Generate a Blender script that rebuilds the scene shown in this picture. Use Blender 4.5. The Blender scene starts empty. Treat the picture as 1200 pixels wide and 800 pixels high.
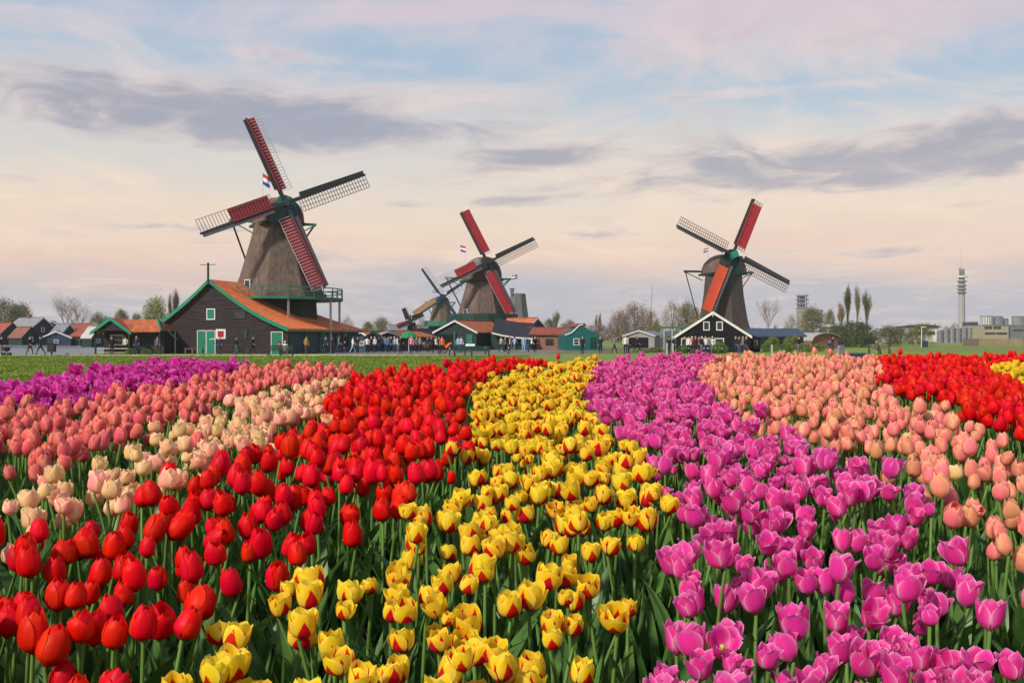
import bpy, math, random
import numpy as np
from mathutils import Vector, Matrix, Euler

scene = bpy.context.scene
COL = scene.collection
R = math.radians
random.seed(7)
rng = np.random.default_rng(7)

# ---------------------------------------------------------------- camera
F = 35.0 / 36.0 * 1200.0          # focal length in pixels of a 1200 px wide frame
HC, HORIZON = 1.6, 396.0
cam_d = bpy.data.cameras.new("camera")
cam_d.lens, cam_d.sensor_width = 35.0, 36.0
cam_d.clip_start, cam_d.clip_end = 0.05, 9000.0
cam = bpy.data.objects.new("camera", cam_d)
cam.location = (0, 0, HC)
cam.rotation_euler = (R(90) - (400 - HORIZON) / F, 0, 0)
COL.objects.link(cam)
scene.camera = cam

# ---------------------------------------------------------------- colour helpers
def s2l(c):
    c = c / 255.0
    return c / 12.92 if c <= 0.04045 else ((c + 0.055) / 1.055) ** 2.4
def srgb(r, g, b):
    return (s2l(r), s2l(g), s2l(b))

# ---------------------------------------------------------------- sun and sky
SUN_AZ, SUN_EL = R(223), R(37)     # compass bearing from +Y clockwise: low, behind and to one side
sun_dir = Vector((math.sin(SUN_AZ) * math.cos(SUN_EL), math.cos(SUN_AZ) * math.cos(SUN_EL), math.sin(SUN_EL)))
sun_d = bpy.data.lights.new("sun", "SUN")
sun_d.energy, sun_d.angle, sun_d.color = 4.3, R(5), (1.0, 0.91, 0.80)
sun = bpy.data.objects.new("sun", sun_d)
sun.rotation_euler = sun_dir.to_track_quat('Z', 'Y').to_euler()
sun.location = (0, 0, 60)
COL.objects.link(sun)

world = bpy.data.worlds.new("World")
scene.world = world
world.use_nodes = True
WN, WL = world.node_tree.nodes, world.node_tree.links
WN.clear()
def wn(t, **kw):
    n = WN.new(t)
    for k, v in kw.items():
        setattr(n, k, v)
    return n
def wmath(op, a, b=None, c=None, clamp=False):
    n = wn("ShaderNodeMath", operation=op, use_clamp=clamp)
    for i, v in enumerate((a, b, c)):
        if v is None:
            continue
        if isinstance(v, (int, float)):
            n.inputs[i].default_value = v
        else:
            WL.new(v, n.inputs[i])
    return n.outputs[0]
def wmix(fac, a, b):
    n = wn("ShaderNodeMix", data_type='RGBA')
    for i, v in ((0, fac), (6, a), (7, b)):
        if isinstance(v, (int, float)):
            n.inputs[i].default_value = v
        elif isinstance(v, tuple):
            n.inputs[i].default_value = (*v, 1)
        else:
            WL.new(v, n.inputs[i])
    return n.outputs[2]
def wsmooth(v, lo, hi):
    n = wn("ShaderNodeMapRange", interpolation_type='SMOOTHSTEP')
    WL.new(v, n.inputs[0])
    n.inputs[1].default_value, n.inputs[2].default_value = lo, hi
    return n.outputs[0]
w_tc = wn("ShaderNodeTexCoord")
w_sep = wn("ShaderNodeSeparateXYZ")
WL.new(w_tc.outputs["Generated"], w_sep.inputs[0])
wx, wy, wz = w_sep.outputs
w_sky = wn("ShaderNodeTexSky", sky_type='NISHITA', sun_disc=False)
w_sky.sun_elevation, w_sky.sun_rotation = SUN_EL, SUN_AZ
w_sky.air_density, w_sky.dust_density, w_sky.ozone_density = 1.0, 2.0, 1.0
BG = 0.1                                       # Background strength
ramp = wn("ShaderNodeValToRGB")                # evening air: mauve at the horizon, peach, cream, pale blue
cr = ramp.color_ramp
stops = [(0.0, (204, 202, 210)), (0.048, (200, 198, 208)), (0.080, (250, 215, 196)), (0.120, (252, 228, 204)),
         (0.160, (230, 224, 214)), (0.205, (200, 212, 220)), (0.27, (178, 201, 221)), (0.36, (166, 190, 218)), (1.0, (138, 166, 206))]
while len(cr.elements) < len(stops):
    cr.elements.new(0.5)
for e, (p, c) in zip(cr.elements, stops):
    e.position, e.color = p, (*srgb(*c), 1)
# let the colour bands wander a little with a broad noise
nb = wn("ShaderNodeTexNoise")
nb.inputs["Scale"].default_value, nb.inputs["Detail"].default_value = 3.0, 3.0
mapb = wn("ShaderNodeMapping")
mapb.inputs["Scale"].default_value = (1, 1, 4)
WL.new(w_tc.outputs["Generated"], mapb.inputs[0]); WL.new(mapb.outputs[0], nb.inputs["Vector"])
elev = wmath('ADD', wz, wmath('MULTIPLY', wmath('SUBTRACT', nb.outputs[0], 0.5), 0.075))
elev = wmath('MAXIMUM', elev, 0.0)
WL.new(elev, ramp.inputs[0])
grad = wn("ShaderNodeVectorMath", operation='SCALE')
WL.new(ramp.outputs[0], grad.inputs[0]); grad.inputs["Scale"].default_value = 1.0 / BG
clear_sky = wmix(0.16, grad.outputs[0], w_sky.outputs[0])
# clouds on a flat layer overhead: direction divided by height above the horizon
den = wmath('ADD', wmath('MAXIMUM', wz, 0.0), 0.13)
w_pl = wn("ShaderNodeCombineXYZ")
WL.new(wmath('DIVIDE', wx, den), w_pl.inputs[0]); WL.new(wmath('DIVIDE', wy, den), w_pl.inputs[1])
def cloud_noise(scale, detail, rough, off, dist=0.0):
    m = wn("ShaderNodeMapping")
    m.inputs["Location"].default_value = off
    n = wn("ShaderNodeTexNoise")
    n.inputs["Scale"].default_value, n.inputs["Detail"].default_value = scale, detail
    n.inputs["Roughness"].default_value, n.inputs["Distortion"].default_value = rough, dist
    WL.new(w_pl.outputs[0], m.inputs[0]); WL.new(m.outputs[0], n.inputs["Vector"])
    return n.outputs[0]
n_big = cloud_noise(1.15, 6.0, 0.55, (3.1, 7.7, 0), 0.4)
n_fine = cloud_noise(3.4, 6.0, 0.6, (9.1, 1.7, 2), 1.2)
n_wisp = cloud_noise(1.5, 8.0, 0.62, (1.4, 4.2, 5), 1.4)
w_az = wmath('ARCTAN2', wx, wy)
w_tan = wmath('DIVIDE', wz, wmath('SQRT', wmath('ADD', wmath('MULTIPLY', wx, wx), wmath('MULTIPLY', wy, wy))))
banks = None                                   # the cloud banks over the mills, by bearing and height
for px, py, hx, hy, slant, amp in [(270, 130, 370, 38, -.01, .90), (520, 118, 190, 22, -.05, .65), (90, 105, 180, 18, 0, .7), (930, 22, 330, 50, -.02, .95),
                                   (1010, 185, 350, 34, .07, 1.0), (1180, 150, 200, 20, .05, .6), (640, 185, 110, 18, .02, .7), (470, 14, 200, 20, .05, .7),
                                   (600, 236, 75, 9, 0, .75), (900, 262, 60, 7, 0, .5), (90, 275, 150, 12, .0, .6),
                                   (1130, 240, 60, 6, 0, .6), (120, 15, 160, 25, 0, .4), (700, 275, 90, 8, 0, .45), (40, 210, 160, 14, 0, .3), (250, 268, 200, 7, .02, .65), (480, 240, 90, 6, 0, .55), (800, 225, 160, 9, .03, .6), (1000, 295, 140, 6, 0, .55), (620, 300, 160, 10, 0, .5), (330, 300, 200, 8, 0, .4), (880, 108, 200, 7, .02, .45), (380, 70, 160, 8, -.03, .4)]:
    az0 = math.atan((px - 600) / F)
    el0 = (HORIZON - py) / F * math.cos(az0)
    dx = wmath('SUBTRACT', w_az, az0)
    dy = wmath('SUBTRACT', wmath('SUBTRACT', w_tan, el0), wmath('MULTIPLY', dx, slant))
    q = wmath('ADD', wmath('POWER', wmath('DIVIDE', dx, hx / F), 2.0), wmath('POWER', wmath('DIVIDE', dy, hy / F), 2.0))
    g = wmath('MULTIPLY', wmath('EXPONENT', wmath('MULTIPLY', q, -0.8)), amp)
    banks = g if banks is None else wmath('MAXIMUM', banks, g)
dens = wmath('ADD', wmath('MULTIPLY', banks, 0.62), wmath('MULTIPLY', wmath('SUBTRACT', n_big, 0.5), 1.25))
dens = wmath('ADD', dens, wmath('MULTIPLY', wmath('SUBTRACT', n_fine, 0.5), 0.85))
thin = wsmooth(wmath('ADD', wmath('MULTIPLY', wmath('SUBTRACT', n_wisp, 0.5), 2.2), wmath('MULTIPLY', banks, 0.55)), 0.0, 0.70)
cover = wsmooth(dens, -0.06, 0.66)
core = wsmooth(wmath('ADD', dens, wmath('MULTIPLY', wmath('SUBTRACT', n_wisp, 0.5), 0.5)), 0.04, 0.66)
lit = wmix(wsmooth(wz, 0.14, 0.33), srgb(255, 232, 210), srgb(240, 214, 214))
shade = wmix(wsmooth(wz, 0.05, 0.22), srgb(190, 184, 192), srgb(157, 162, 180))
shade = wmix(wsmooth(wz, 0.245, 0.30), shade, srgb(214, 199, 209))
cloud_c = wmix(core, lit, shade)
cl = wn("ShaderNodeVectorMath", operation='SCALE'); WL.new(cloud_c, cl.inputs[0]); cl.inputs["Scale"].default_value = 1.0 / BG
li = wn("ShaderNodeVectorMath", operation='SCALE'); WL.new(lit, li.inputs[0]); li.inputs["Scale"].default_value = 1.0 / BG
sky1 = wmix(wmath('MULTIPLY', thin, 0.62), clear_sky, li.outputs[0])
sky2 = wmix(wmath('MULTIPLY', cover, 0.84), sky1, cl.outputs[0])
bg = wn("ShaderNodeBackground"); bg.inputs[1].default_value = BG
WL.new(sky2, bg.inputs[0])
w_out = wn("ShaderNodeOutputWorld"); WL.new(bg.outputs[0], w_out.inputs[0])

vs = scene.view_settings
vs.view_transform, vs.look, vs.exposure, vs.gamma, vs.use_curve_mapping = 'Standard', 'None', 0.0, 1.0, False
scene.cycles.max_bounces = 6
scene.cycles.transparent_max_bounces = 6
scene.cycles.use_denoising = True

# ---------------------------------------------------------------- pixel -> place
def X_at(px, Y):
    return (px - 600.0) / F * Y
def Z_at(py, Y):
    return HC - (py - HORIZON) / F * Y
def at(px, py, Y):
    return Vector((X_at(px, Y), Y, Z_at(py, Y)))

# ---------------------------------------------------------------- materials
def nt(m):
    m.use_nodes = True
    return m.node_tree.nodes, m.node_tree.links
def N(nodes, t, **kw):
    n = nodes.new(t)
    for k, v in kw.items():
        setattr(n, k, v)
    return n
MATS = {}
def mat(name, col, rough=0.8, var=0.18, scale=2.0, bump=0.0, bscale=12.0, stretch=(1, 1, 1), metal=0.0, spec=0.3, detail=5.0, tint=None, stripes=None):
    """Plain surface with broad and fine colour variation; tint is a second hue mixed in patches; stripes=(axis, period, depth) adds courses."""
    m = bpy.data.materials.new(name)
    n, l = nt(m)
    b = n["Principled BSDF"]
    tc = N(n, "ShaderNodeTexCoord")
    mp = N(n, "ShaderNodeMapping"); mp.inputs["Scale"].default_value = stretch
    l.new(tc.outputs["Object"], mp.inputs[0])
    no = N(n, "ShaderNodeTexNoise")
    no.inputs["Scale"].default_value, no.inputs["Detail"].default_value, no.inputs["Roughness"].default_value = scale, detail, 0.65
    l.new(mp.outputs[0], no.inputs["Vector"])
    r = N(n, "ShaderNodeValToRGB")
    r.color_ramp.elements[0].position, r.color_ramp.elements[1].position = 0.3, 0.7
    lo = tuple(c * (1 - var) for c in (tint or col))
    hi = tuple(min(c * (1 + var), 1) for c in col)
    r.color_ramp.elements[0].color, r.color_ramp.elements[1].color = (*lo, 1), (*hi, 1)
    l.new(no.outputs[0], r.inputs[0])
    oi = N(n, "ShaderNodeObjectInfo")
    hs = N(n, "ShaderNodeHueSaturation")
    mr = N(n, "ShaderNodeMapRange"); mr.inputs[3].default_value, mr.inputs[4].default_value = 0.88, 1.12
    l.new(oi.outputs["Random"], mr.inputs[0]); l.new(mr.outputs[0], hs.inputs["Value"])
    l.new(r.outputs[0], hs.inputs["Color"])
    out = hs.outputs[0]
    height = None
    if stripes:
        ax, per, dep = stripes
        sp = N(n, "ShaderNodeSeparateXYZ"); l.new(tc.outputs["Object"], sp.inputs[0])
        mm = N(n, "ShaderNodeMath", operation='MULTIPLY'); mm.inputs[1].default_value = 1.0 / per
        l.new(sp.outputs[ax], mm.inputs[0])
        fr = N(n, "ShaderNodeMath", operation='FRACT'); l.new(mm.outputs[0], fr.inputs[0])
        height = fr.outputs[0]
    if bump > 0:
        bn = N(n, "ShaderNodeTexNoise"); bn.inputs["Scale"].default_value, bn.inputs["Detail"].default_value = bscale, 4.0
        l.new(mp.outputs[0], bn.inputs["Vector"])
        bp = N(n, "ShaderNodeBump"); bp.inputs["Strength"].default_value = bump; bp.inputs["Distance"].default_value = 0.05
        if height is not None:
            ad = N(n, "ShaderNodeMath", operation='ADD'); l.new(bn.outputs[0], ad.inputs[0])
            sc = N(n, "ShaderNodeMath", operation='MULTIPLY'); sc.inputs[1].default_value = stripes[2]
            l.new(height, sc.inputs[0]); l.new(sc.outputs[0], ad.inputs[1]); l.new(ad.outputs[0], bp.inputs["Height"])
        else:
            l.new(bn.outputs[0], bp.inputs["Height"])
        l.new(bp.outputs[0], b.inputs["Normal"])
    l.new(out, b.inputs["Base Color"])
    b.inputs["Roughness"].default_value, b.inputs["Metallic"].default_value = rough, metal
    b.inputs["Specular IOR Level"].default_value = spec
    MATS[name] = m
    return m

def leafy(name, col, var=0.35, trans=0.3, rough=0.55, tint=None, scale=1.0):
    """Leaves and blades: colour varies through the plant, some light comes through."""
    m = mat(name, col, rough, var, scale, tint=tint)
    n, l = m.node_tree.nodes, m.node_tree.links
    b, o = n["Principled BSDF"], n["Material Output"]
    t = N(n, "ShaderNodeBsdfTranslucent")
    src = b.inputs["Base Color"].links[0].from_socket
    l.new(src, t.inputs[0])
    mx = N(n, "ShaderNodeMixShader"); mx.inputs[0].default_value = trans
    l.new(b.outputs[0], mx.inputs[1]); l.new(t.outputs[0], mx.inputs[2]); l.new(mx.outputs[0], o.inputs[0])
    return m

# ---------------------------------------------------------------- mesh building
class MB:
    def __init__(s):
        s.v, s.f, s.m = [], [], []
        s.mi = 0
    def add(s, vs, fs):
        k = len(s.v)
        s.v += [tuple(p) for p in vs]
        s.f += [tuple(i + k for i in f) for f in fs]
        s.m += [s.mi] * len(fs)
        return s
    def box(s, c, d, rot=None):
        hx, hy, hz = d[0] / 2, d[1] / 2, d[2] / 2
        ps = [Vector((sx * hx, sy * hy, sz * hz)) for sz in (-1, 1) for sy in (-1, 1) for sx in (-1, 1)]
        if rot is not None:
            ps = [rot @ p for p in ps]
        c = Vector(c)
        return s.add([p + c for p in ps], [(0, 2, 3, 1), (4, 5, 7, 6), (0, 1, 5, 4), (2, 6, 7, 3), (0, 4, 6, 2), (1, 3, 7, 5)])
    def beam(s, a, b, w, h=None, up=(0, 0, 1), w2=None, h2=None):
        """Square timber from a to b."""
        a, b = Vector(a), Vector(b)
        h = w if h is None else h
        w2 = w if w2 is None else w2
        h2 = h if h2 is None else h2
        d = (b - a).normalized()
        x = d.cross(Vector(up))
        if x.length < 1e-4:
            x = d.cross(Vector((0, 1, 0)))
        x.normalize()
        y = x.cross(d)
        ps = []
        for p, ww, hh in ((a, w, h), (b, w2, h2)):
            ps += [p - x * ww / 2 - y * hh / 2, p + x * ww / 2 - y * hh / 2, p + x * ww / 2 + y * hh / 2, p - x * ww / 2 + y * hh / 2]
        return s.add(ps, [(0, 1, 2, 3), (7, 6, 5, 4), (0, 4, 5, 1), (1, 5, 6, 2), (2, 6, 7, 3), (3, 7, 4, 0)])
    def tube(s, pts, rads, n=8, cap=True):
        pts = [Vector(p) for p in pts]
        rings = []
        for i, p in enumerate(pts):
            d = (pts[min(i + 1, len(pts) - 1)] - pts[max(i - 1, 0)]).normalized()
            x = d.cross(Vector((0.31, 0.95, 0.07)))
            if x.length < 1e-3:
                x = d.cross(Vector((1, 0, 0)))
            x.normalize()
            y = d.cross(x)
            rings.append([p + (x * math.cos(2 * math.pi * k / n) + y * math.sin(2 * math.pi * k / n)) * rads[i] for k in range(n)])
        return s.loft(rings, cap=cap)
    def loft(s, rings, closed=True, cap=False):
        n = len(rings[0])
        vs = [p for r_ in rings for p in r_]
        fs = []
        for i in range(len(rings) - 1):
            for k in range(n if closed else n - 1):
                k2 = (k + 1) % n
                fs.append((i * n + k, i * n + k2, (i + 1) * n + k2, (i + 1) * n + k))
        if cap:
            fs.append(tuple(reversed(range(n))))
            fs.append(tuple((len(rings) - 1) * n + k for k in range(n)))
        return s.add(vs, fs)
    def lathe(s, prof, n=16, c=(0, 0, 0), phase=0.0, cap=True):
        rings = [[(c[0] + r_ * math.cos(2 * math.pi * (k + phase) / n), c[1] + r_ * math.sin(2 * math.pi * (k + phase) / n), c[2] + z) for k in range(n)] for z, r_ in prof]
        return s.loft(rings, cap=cap)
    def prism(s, poly, d):
        """Flat polygon (3-D points) pushed along vector d."""
        d = Vector(d)
        n = len(poly)
        a = [Vector(p) for p in poly]
        return s.add(a + [p + d for p in a], [tuple(range(n))[::-1], tuple(range(n, 2 * n))] + [(k, (k + 1) % n, n + (k + 1) % n, n + k) for k in range(n)])
    def mesh(s, name, mats, smooth=False):
        me = bpy.data.meshes.new(name)
        me.from_pydata(s.v, [], s.f)
        for m in (mats if isinstance(mats, (list, tuple)) else [mats]):
            me.materials.append(MATS[m] if isinstance(m, str) else m)
        if any(s.m):
            me.polygons.foreach_set("material_index", s.m)
        if smooth:
            me.polygons.foreach_set("use_smooth", [True] * len(s.f))
        me.validate()
        me.update()
        return me
    def build(s, name, mats, parent=None, smooth=False, loc=None, rz=None):
        return link(name, s.mesh(name, mats, smooth), parent, loc, rz)

def link(name, data, parent=None, loc=None, rz=None):
    o = bpy.data.objects.new(name, data)
    COL.objects.link(o)
    if parent is not None:
        o.parent = parent
    if loc is not None:
        o.location = loc
    if rz is not None:
        o.rotation_euler = (0, 0, rz)
    return o
def tag(o, label=None, cat=None, group=None, kind=None):
    for k, v in (("label", label), ("category", cat), ("group", group), ("kind", kind)):
        if v:
            o[k] = v
    return o
def thing(name, label, cat, loc=(0, 0, 0), rz=0.0, group=None):
    return tag(link(name, None, None, loc, rz), label, cat, group)
def np_mesh(name, V, Q, UV=None, mats=(), rnd=None, smooth=True, midx=None):
    """Mesh from numpy arrays: V (n,3), Q (m,4) quads, UV (m,4,2)."""
    me = bpy.data.meshes.new(name)
    V = np.ascontiguousarray(V, dtype=np.float32); Q = np.ascontiguousarray(Q, dtype=np.int32)
    me.vertices.add(len(V)); me.vertices.foreach_set("co", V.ravel())
    me.loops.add(Q.size); me.loops.foreach_set("vertex_index", Q.ravel())
    me.polygons.add(len(Q))
    me.polygons.foreach_set("loop_start", np.arange(0, Q.size, Q.shape[1], dtype=np.int32))
    me.polygons.foreach_set("loop_total", np.full(len(Q), Q.shape[1], dtype=np.int32))
    if midx is not None:
        me.polygons.foreach_set("material_index", np.ascontiguousarray(midx, dtype=np.int32))
    me.polygons.foreach_set("use_smooth", np.full(len(Q), smooth, dtype=bool))
    if UV is not None:
        me.uv_layers.new(name="UVMap").data.foreach_set("uv", np.ascontiguousarray(UV, dtype=np.float32).ravel())
    if rnd is not None:
        me.attributes.new("rnd", 'FLOAT', 'POINT').data.foreach_set("value", np.ascontiguousarray(rnd, dtype=np.float32))
    for m in mats:
        me.materials.append(m)
    me.update(calc_edges=True)
    return me

# ================================================================ GROUND
PLANT_H = 0.45
_gp = np.array([(-6, .25), (-3, .30), (0, .38), (1.2, .42), (2.15, .498), (2.8, .60), (3.7, .693), (5.4, .761), (8.2, .84), (11, .905), (13, .916), (14.5, .88), (19, .45), (28, .06), (35, 0), (60, 0), (9000, 0)])
def _pchip(x, xs, ys):
    h = np.diff(xs); d = np.diff(ys) / h
    m = np.zeros_like(ys); m[0], m[-1] = d[0], d[-1]
    for i in range(1, len(xs) - 1):
        m[i] = 0 if d[i - 1] * d[i] <= 0 else (2 * h[i] + h[i - 1] + h[i] + 2 * h[i - 1]) / ((2 * h[i] + h[i - 1]) / d[i - 1] + (h[i] + 2 * h[i - 1]) / d[i])
    k = np.clip(np.searchsorted(xs, x) - 1, 0, len(h) - 1)
    t = np.clip((x - xs[k]) / h[k], 0, 1)
    return ((2 * t**3 - 3 * t**2 + 1) * ys[k] + (t**3 - 2 * t**2 + t) * h[k] * m[k] + (-2 * t**3 + 3 * t**2) * ys[k + 1] + (t**3 - t**2) * h[k] * m[k + 1])
def zg(X, Y):
    """Height of the ground: the bulb field is a low bank, everything past it is flat polder."""
    X, Y = np.asarray(X, float), np.asarray(Y, float)
    t = np.clip((np.abs(X) - 16) / 26, 0, 1)
    fall = 1 - t * t * (3 - 2 * t)
    back = np.clip((Y + 60) / 54, 0, 1)
    return _pchip(Y, _gp[:, 0], _gp[:, 1]) * fall * back

mat("grass_lawn", (0.165, 0.240, 0.024), 0.9, 0.30, 0.9, 0.5, 30, tint=(0.125, 0.19, 0.02), detail=8)
_m = MATS["grass_lawn"]; _n, _l = _m.node_tree.nodes, _m.node_tree.links
_w = N(_n, "ShaderNodeTexNoise"); _w.inputs["Scale"].default_value, _w.inputs["Detail"].default_value = 0.09, 6.0
_tc = N(_n, "ShaderNodeTexCoord"); _mp = N(_n, "ShaderNodeMapping"); _mp.inputs["Scale"].default_value = (0.55, 1.6, 1)
_l.new(_tc.outputs["Object"], _mp.inputs[0]); _l.new(_mp.outputs[0], _w.inputs["Vector"])
_mr = N(_n, "ShaderNodeMapRange"); _mr.inputs[1].default_value, _mr.inputs[2].default_value = 0.42, 0.62
_l.new(_w.outputs[0], _mr.inputs[0])
_mx = N(_n, "ShaderNodeMix", data_type='RGBA'); _src = _n["Principled BSDF"].inputs["Base Color"].links[0].from_socket
_mx.inputs[7].default_value = (0.20, 0.215, 0.034, 1)
_f = N(_n, "ShaderNodeMath", operation='MULTIPLY'); _f.inputs[1].default_value = 0.85
_l.new(_mr.outputs[0], _f.inputs[0]); _l.new(_f.outputs[0], _mx.inputs[0]); _l.new(_src, _mx.inputs[6]); _l.new(_mx.outputs[2], _n["Principled BSDF"].inputs["Base Color"])
mat("soil", (0.050, 0.036, 0.024), 0.95, 0.35, 14, 0.9, 40)
mat("path_sand", (0.56, 0.50, 0.38), 0.9, 0.15, 1.5, 0.3, 25)
mat("paving", (0.17, 0.145, 0.125), 0.85, 0.22, 1.2, 0.3, 10)
mat("brown_field", (0.170, 0.145, 0.065), 0.95, 0.25, 0.5, 0.4, 8, tint=(0.11, 0.13, 0.04))
mat("meadow_grass", (0.155, 0.180, 0.035), 0.95, 0.25, 0.4, 0.4, 8, tint=(0.12, 0.16, 0.03))

def sheet(name, xs, ys, zoff, material, kind="structure"):
    xs, ys = np.asarray(xs, float), np.asarray(ys, float)
    XX, YY = np.meshgrid(xs, ys)
    V = np.stack([XX, YY, zg(XX, YY) + zoff], -1).reshape(-1, 3)
    nx = len(xs)
    I = (np.arange(len(ys) - 1)[:, None] * nx + np.arange(nx - 1)[None, :]).ravel()
    Q = np.stack([I, I + 1, I + nx + 1, I + nx], 1)
    o = link(name, np_mesh(name, V, Q, mats=[MATS[material]]))
    return tag(o, kind=kind)
_xs = np.unique(np.concatenate([[-5000, -2500, -1200, -600, -300, -150, -80], np.linspace(-50, 50, 81), [80, 150, 300, 600, 1200, 2500, 5000]]))
_ys = np.unique(np.concatenate([[-2500, -600, -200, -60, -30, -12], np.linspace(-6, 36, 127), np.linspace(38, 160, 50), [200, 300, 500, 900, 1600, 3000, 7000]]))
ground = sheet("ground", _xs, _ys, 0.0, "grass_lawn")
sheet("flower_bed", np.linspace(-15, 15, 91), np.linspace(-1, 13.4, 90), 0.006, "soil")

def flat(name, pts, z, material, kind="structure", label=None, cat=None):
    mb = MB(); mb.add([(x, y, z) for x, y in pts], [tuple(range(len(pts)))])
    o = mb.build(name, material)
    return tag(o, label, cat, kind=kind)
def strip(name, line, w, z, material):
    """A path of width w along a ground polyline."""
    L, Rr = [], []
    ps = [Vector((x, y)) for x, y in line]
    for i, p in enumerate(ps):
        d = (ps[min(i + 1, len(ps) - 1)] - ps[max(i - 1, 0)]).normalized()
        nrm = Vector((-d.y, d.x))
        ww = w[i] if isinstance(w, (list, tuple)) else w
        L.append(p + nrm * ww / 2); Rr.append(p - nrm * ww / 2)
    mb = MB(); n = len(ps)
    mb.add([(p.x, p.y, z) for p in L] + [(p.x, p.y, z) for p in Rr], [(n + i, n + i + 1, i + 1, i) for i in range(n - 1)])
    return tag(mb.build(name, material), kind="structure")
flat("mill_yard", [(X_at(395, 96), 96), (X_at(560, 96), 96), (X_at(640, 99), 99), (X_at(700, 100), 100), (X_at(820, 135), 135), (X_at(700, 210), 210), (X_at(380, 210), 210), (X_at(330, 130), 130)], 0.004, "paving")
strip("footpath", [(-90, 91), (-60, 90.2), (-30, 91), (-16, 92.5), (-7.5, 91), (-3.2, 84), (-1.2, 74), (-0.4, 60), (-0.2, 44)], [6, 6, 6, 6, 4.0, 2.2, 1.3, .8, .6], 0.009, "path_sand")
flat("bare_field", [(X_at(640, 104), 104), (X_at(800, 104), 104), (X_at(800, 170), 170), (X_at(690, 170), 170)], 0.0065, "brown_field")
flat("meadow", [(X_at(1050, 120), 120), (X_at(1300, 115), 115), (X_at(1300, 230), 230), (X_at(1010, 230), 230)], 0.0055, "meadow_grass")

# water of the river beyond the lawn
_wm = bpy.data.materials.new("river_water"); _n, _l = nt(_wm); _b = _n["Principled BSDF"]
_b.inputs["Base Color"].default_value = (0.12, 0.13, 0.15, 1); _b.inputs["Specular IOR Level"].default_value = 0.3; _b.inputs["Roughness"].default_value = 0.3; _b.inputs["IOR"].default_value = 1.33
_nz = N(_n, "ShaderNodeTexNoise"); _nz.inputs["Scale"].default_value = 1.6; _nz.inputs["Detail"].default_value = 4
_tc = N(_n, "ShaderNodeTexCoord"); _mp = N(_n, "ShaderNodeMapping"); _mp.inputs["Scale"].default_value = (0.5, 1.5, 1)
_l.new(_tc.outputs["Object"], _mp.inputs[0]); _l.new(_mp.outputs[0], _nz.inputs["Vector"])
_bp = N(_n, "ShaderNodeBump"); _bp.inputs["Strength"].default_value = 0.8; _bp.inputs["Distance"].default_value = 0.2
_l.new(_nz.outputs[0], _bp.inputs["Height"]); _l.new(_bp.outputs[0], _b.inputs["Normal"])
MATS["river_water"] = _wm
flat("river", [(-300, 97), (X_at(60, 97), 97), (X_at(112, 99), 99), (X_at(128, 118), 118), (X_at(190, 190), 190), (X_at(190, 232), 232), (-300, 232)], 0.005, "river_water")

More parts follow.
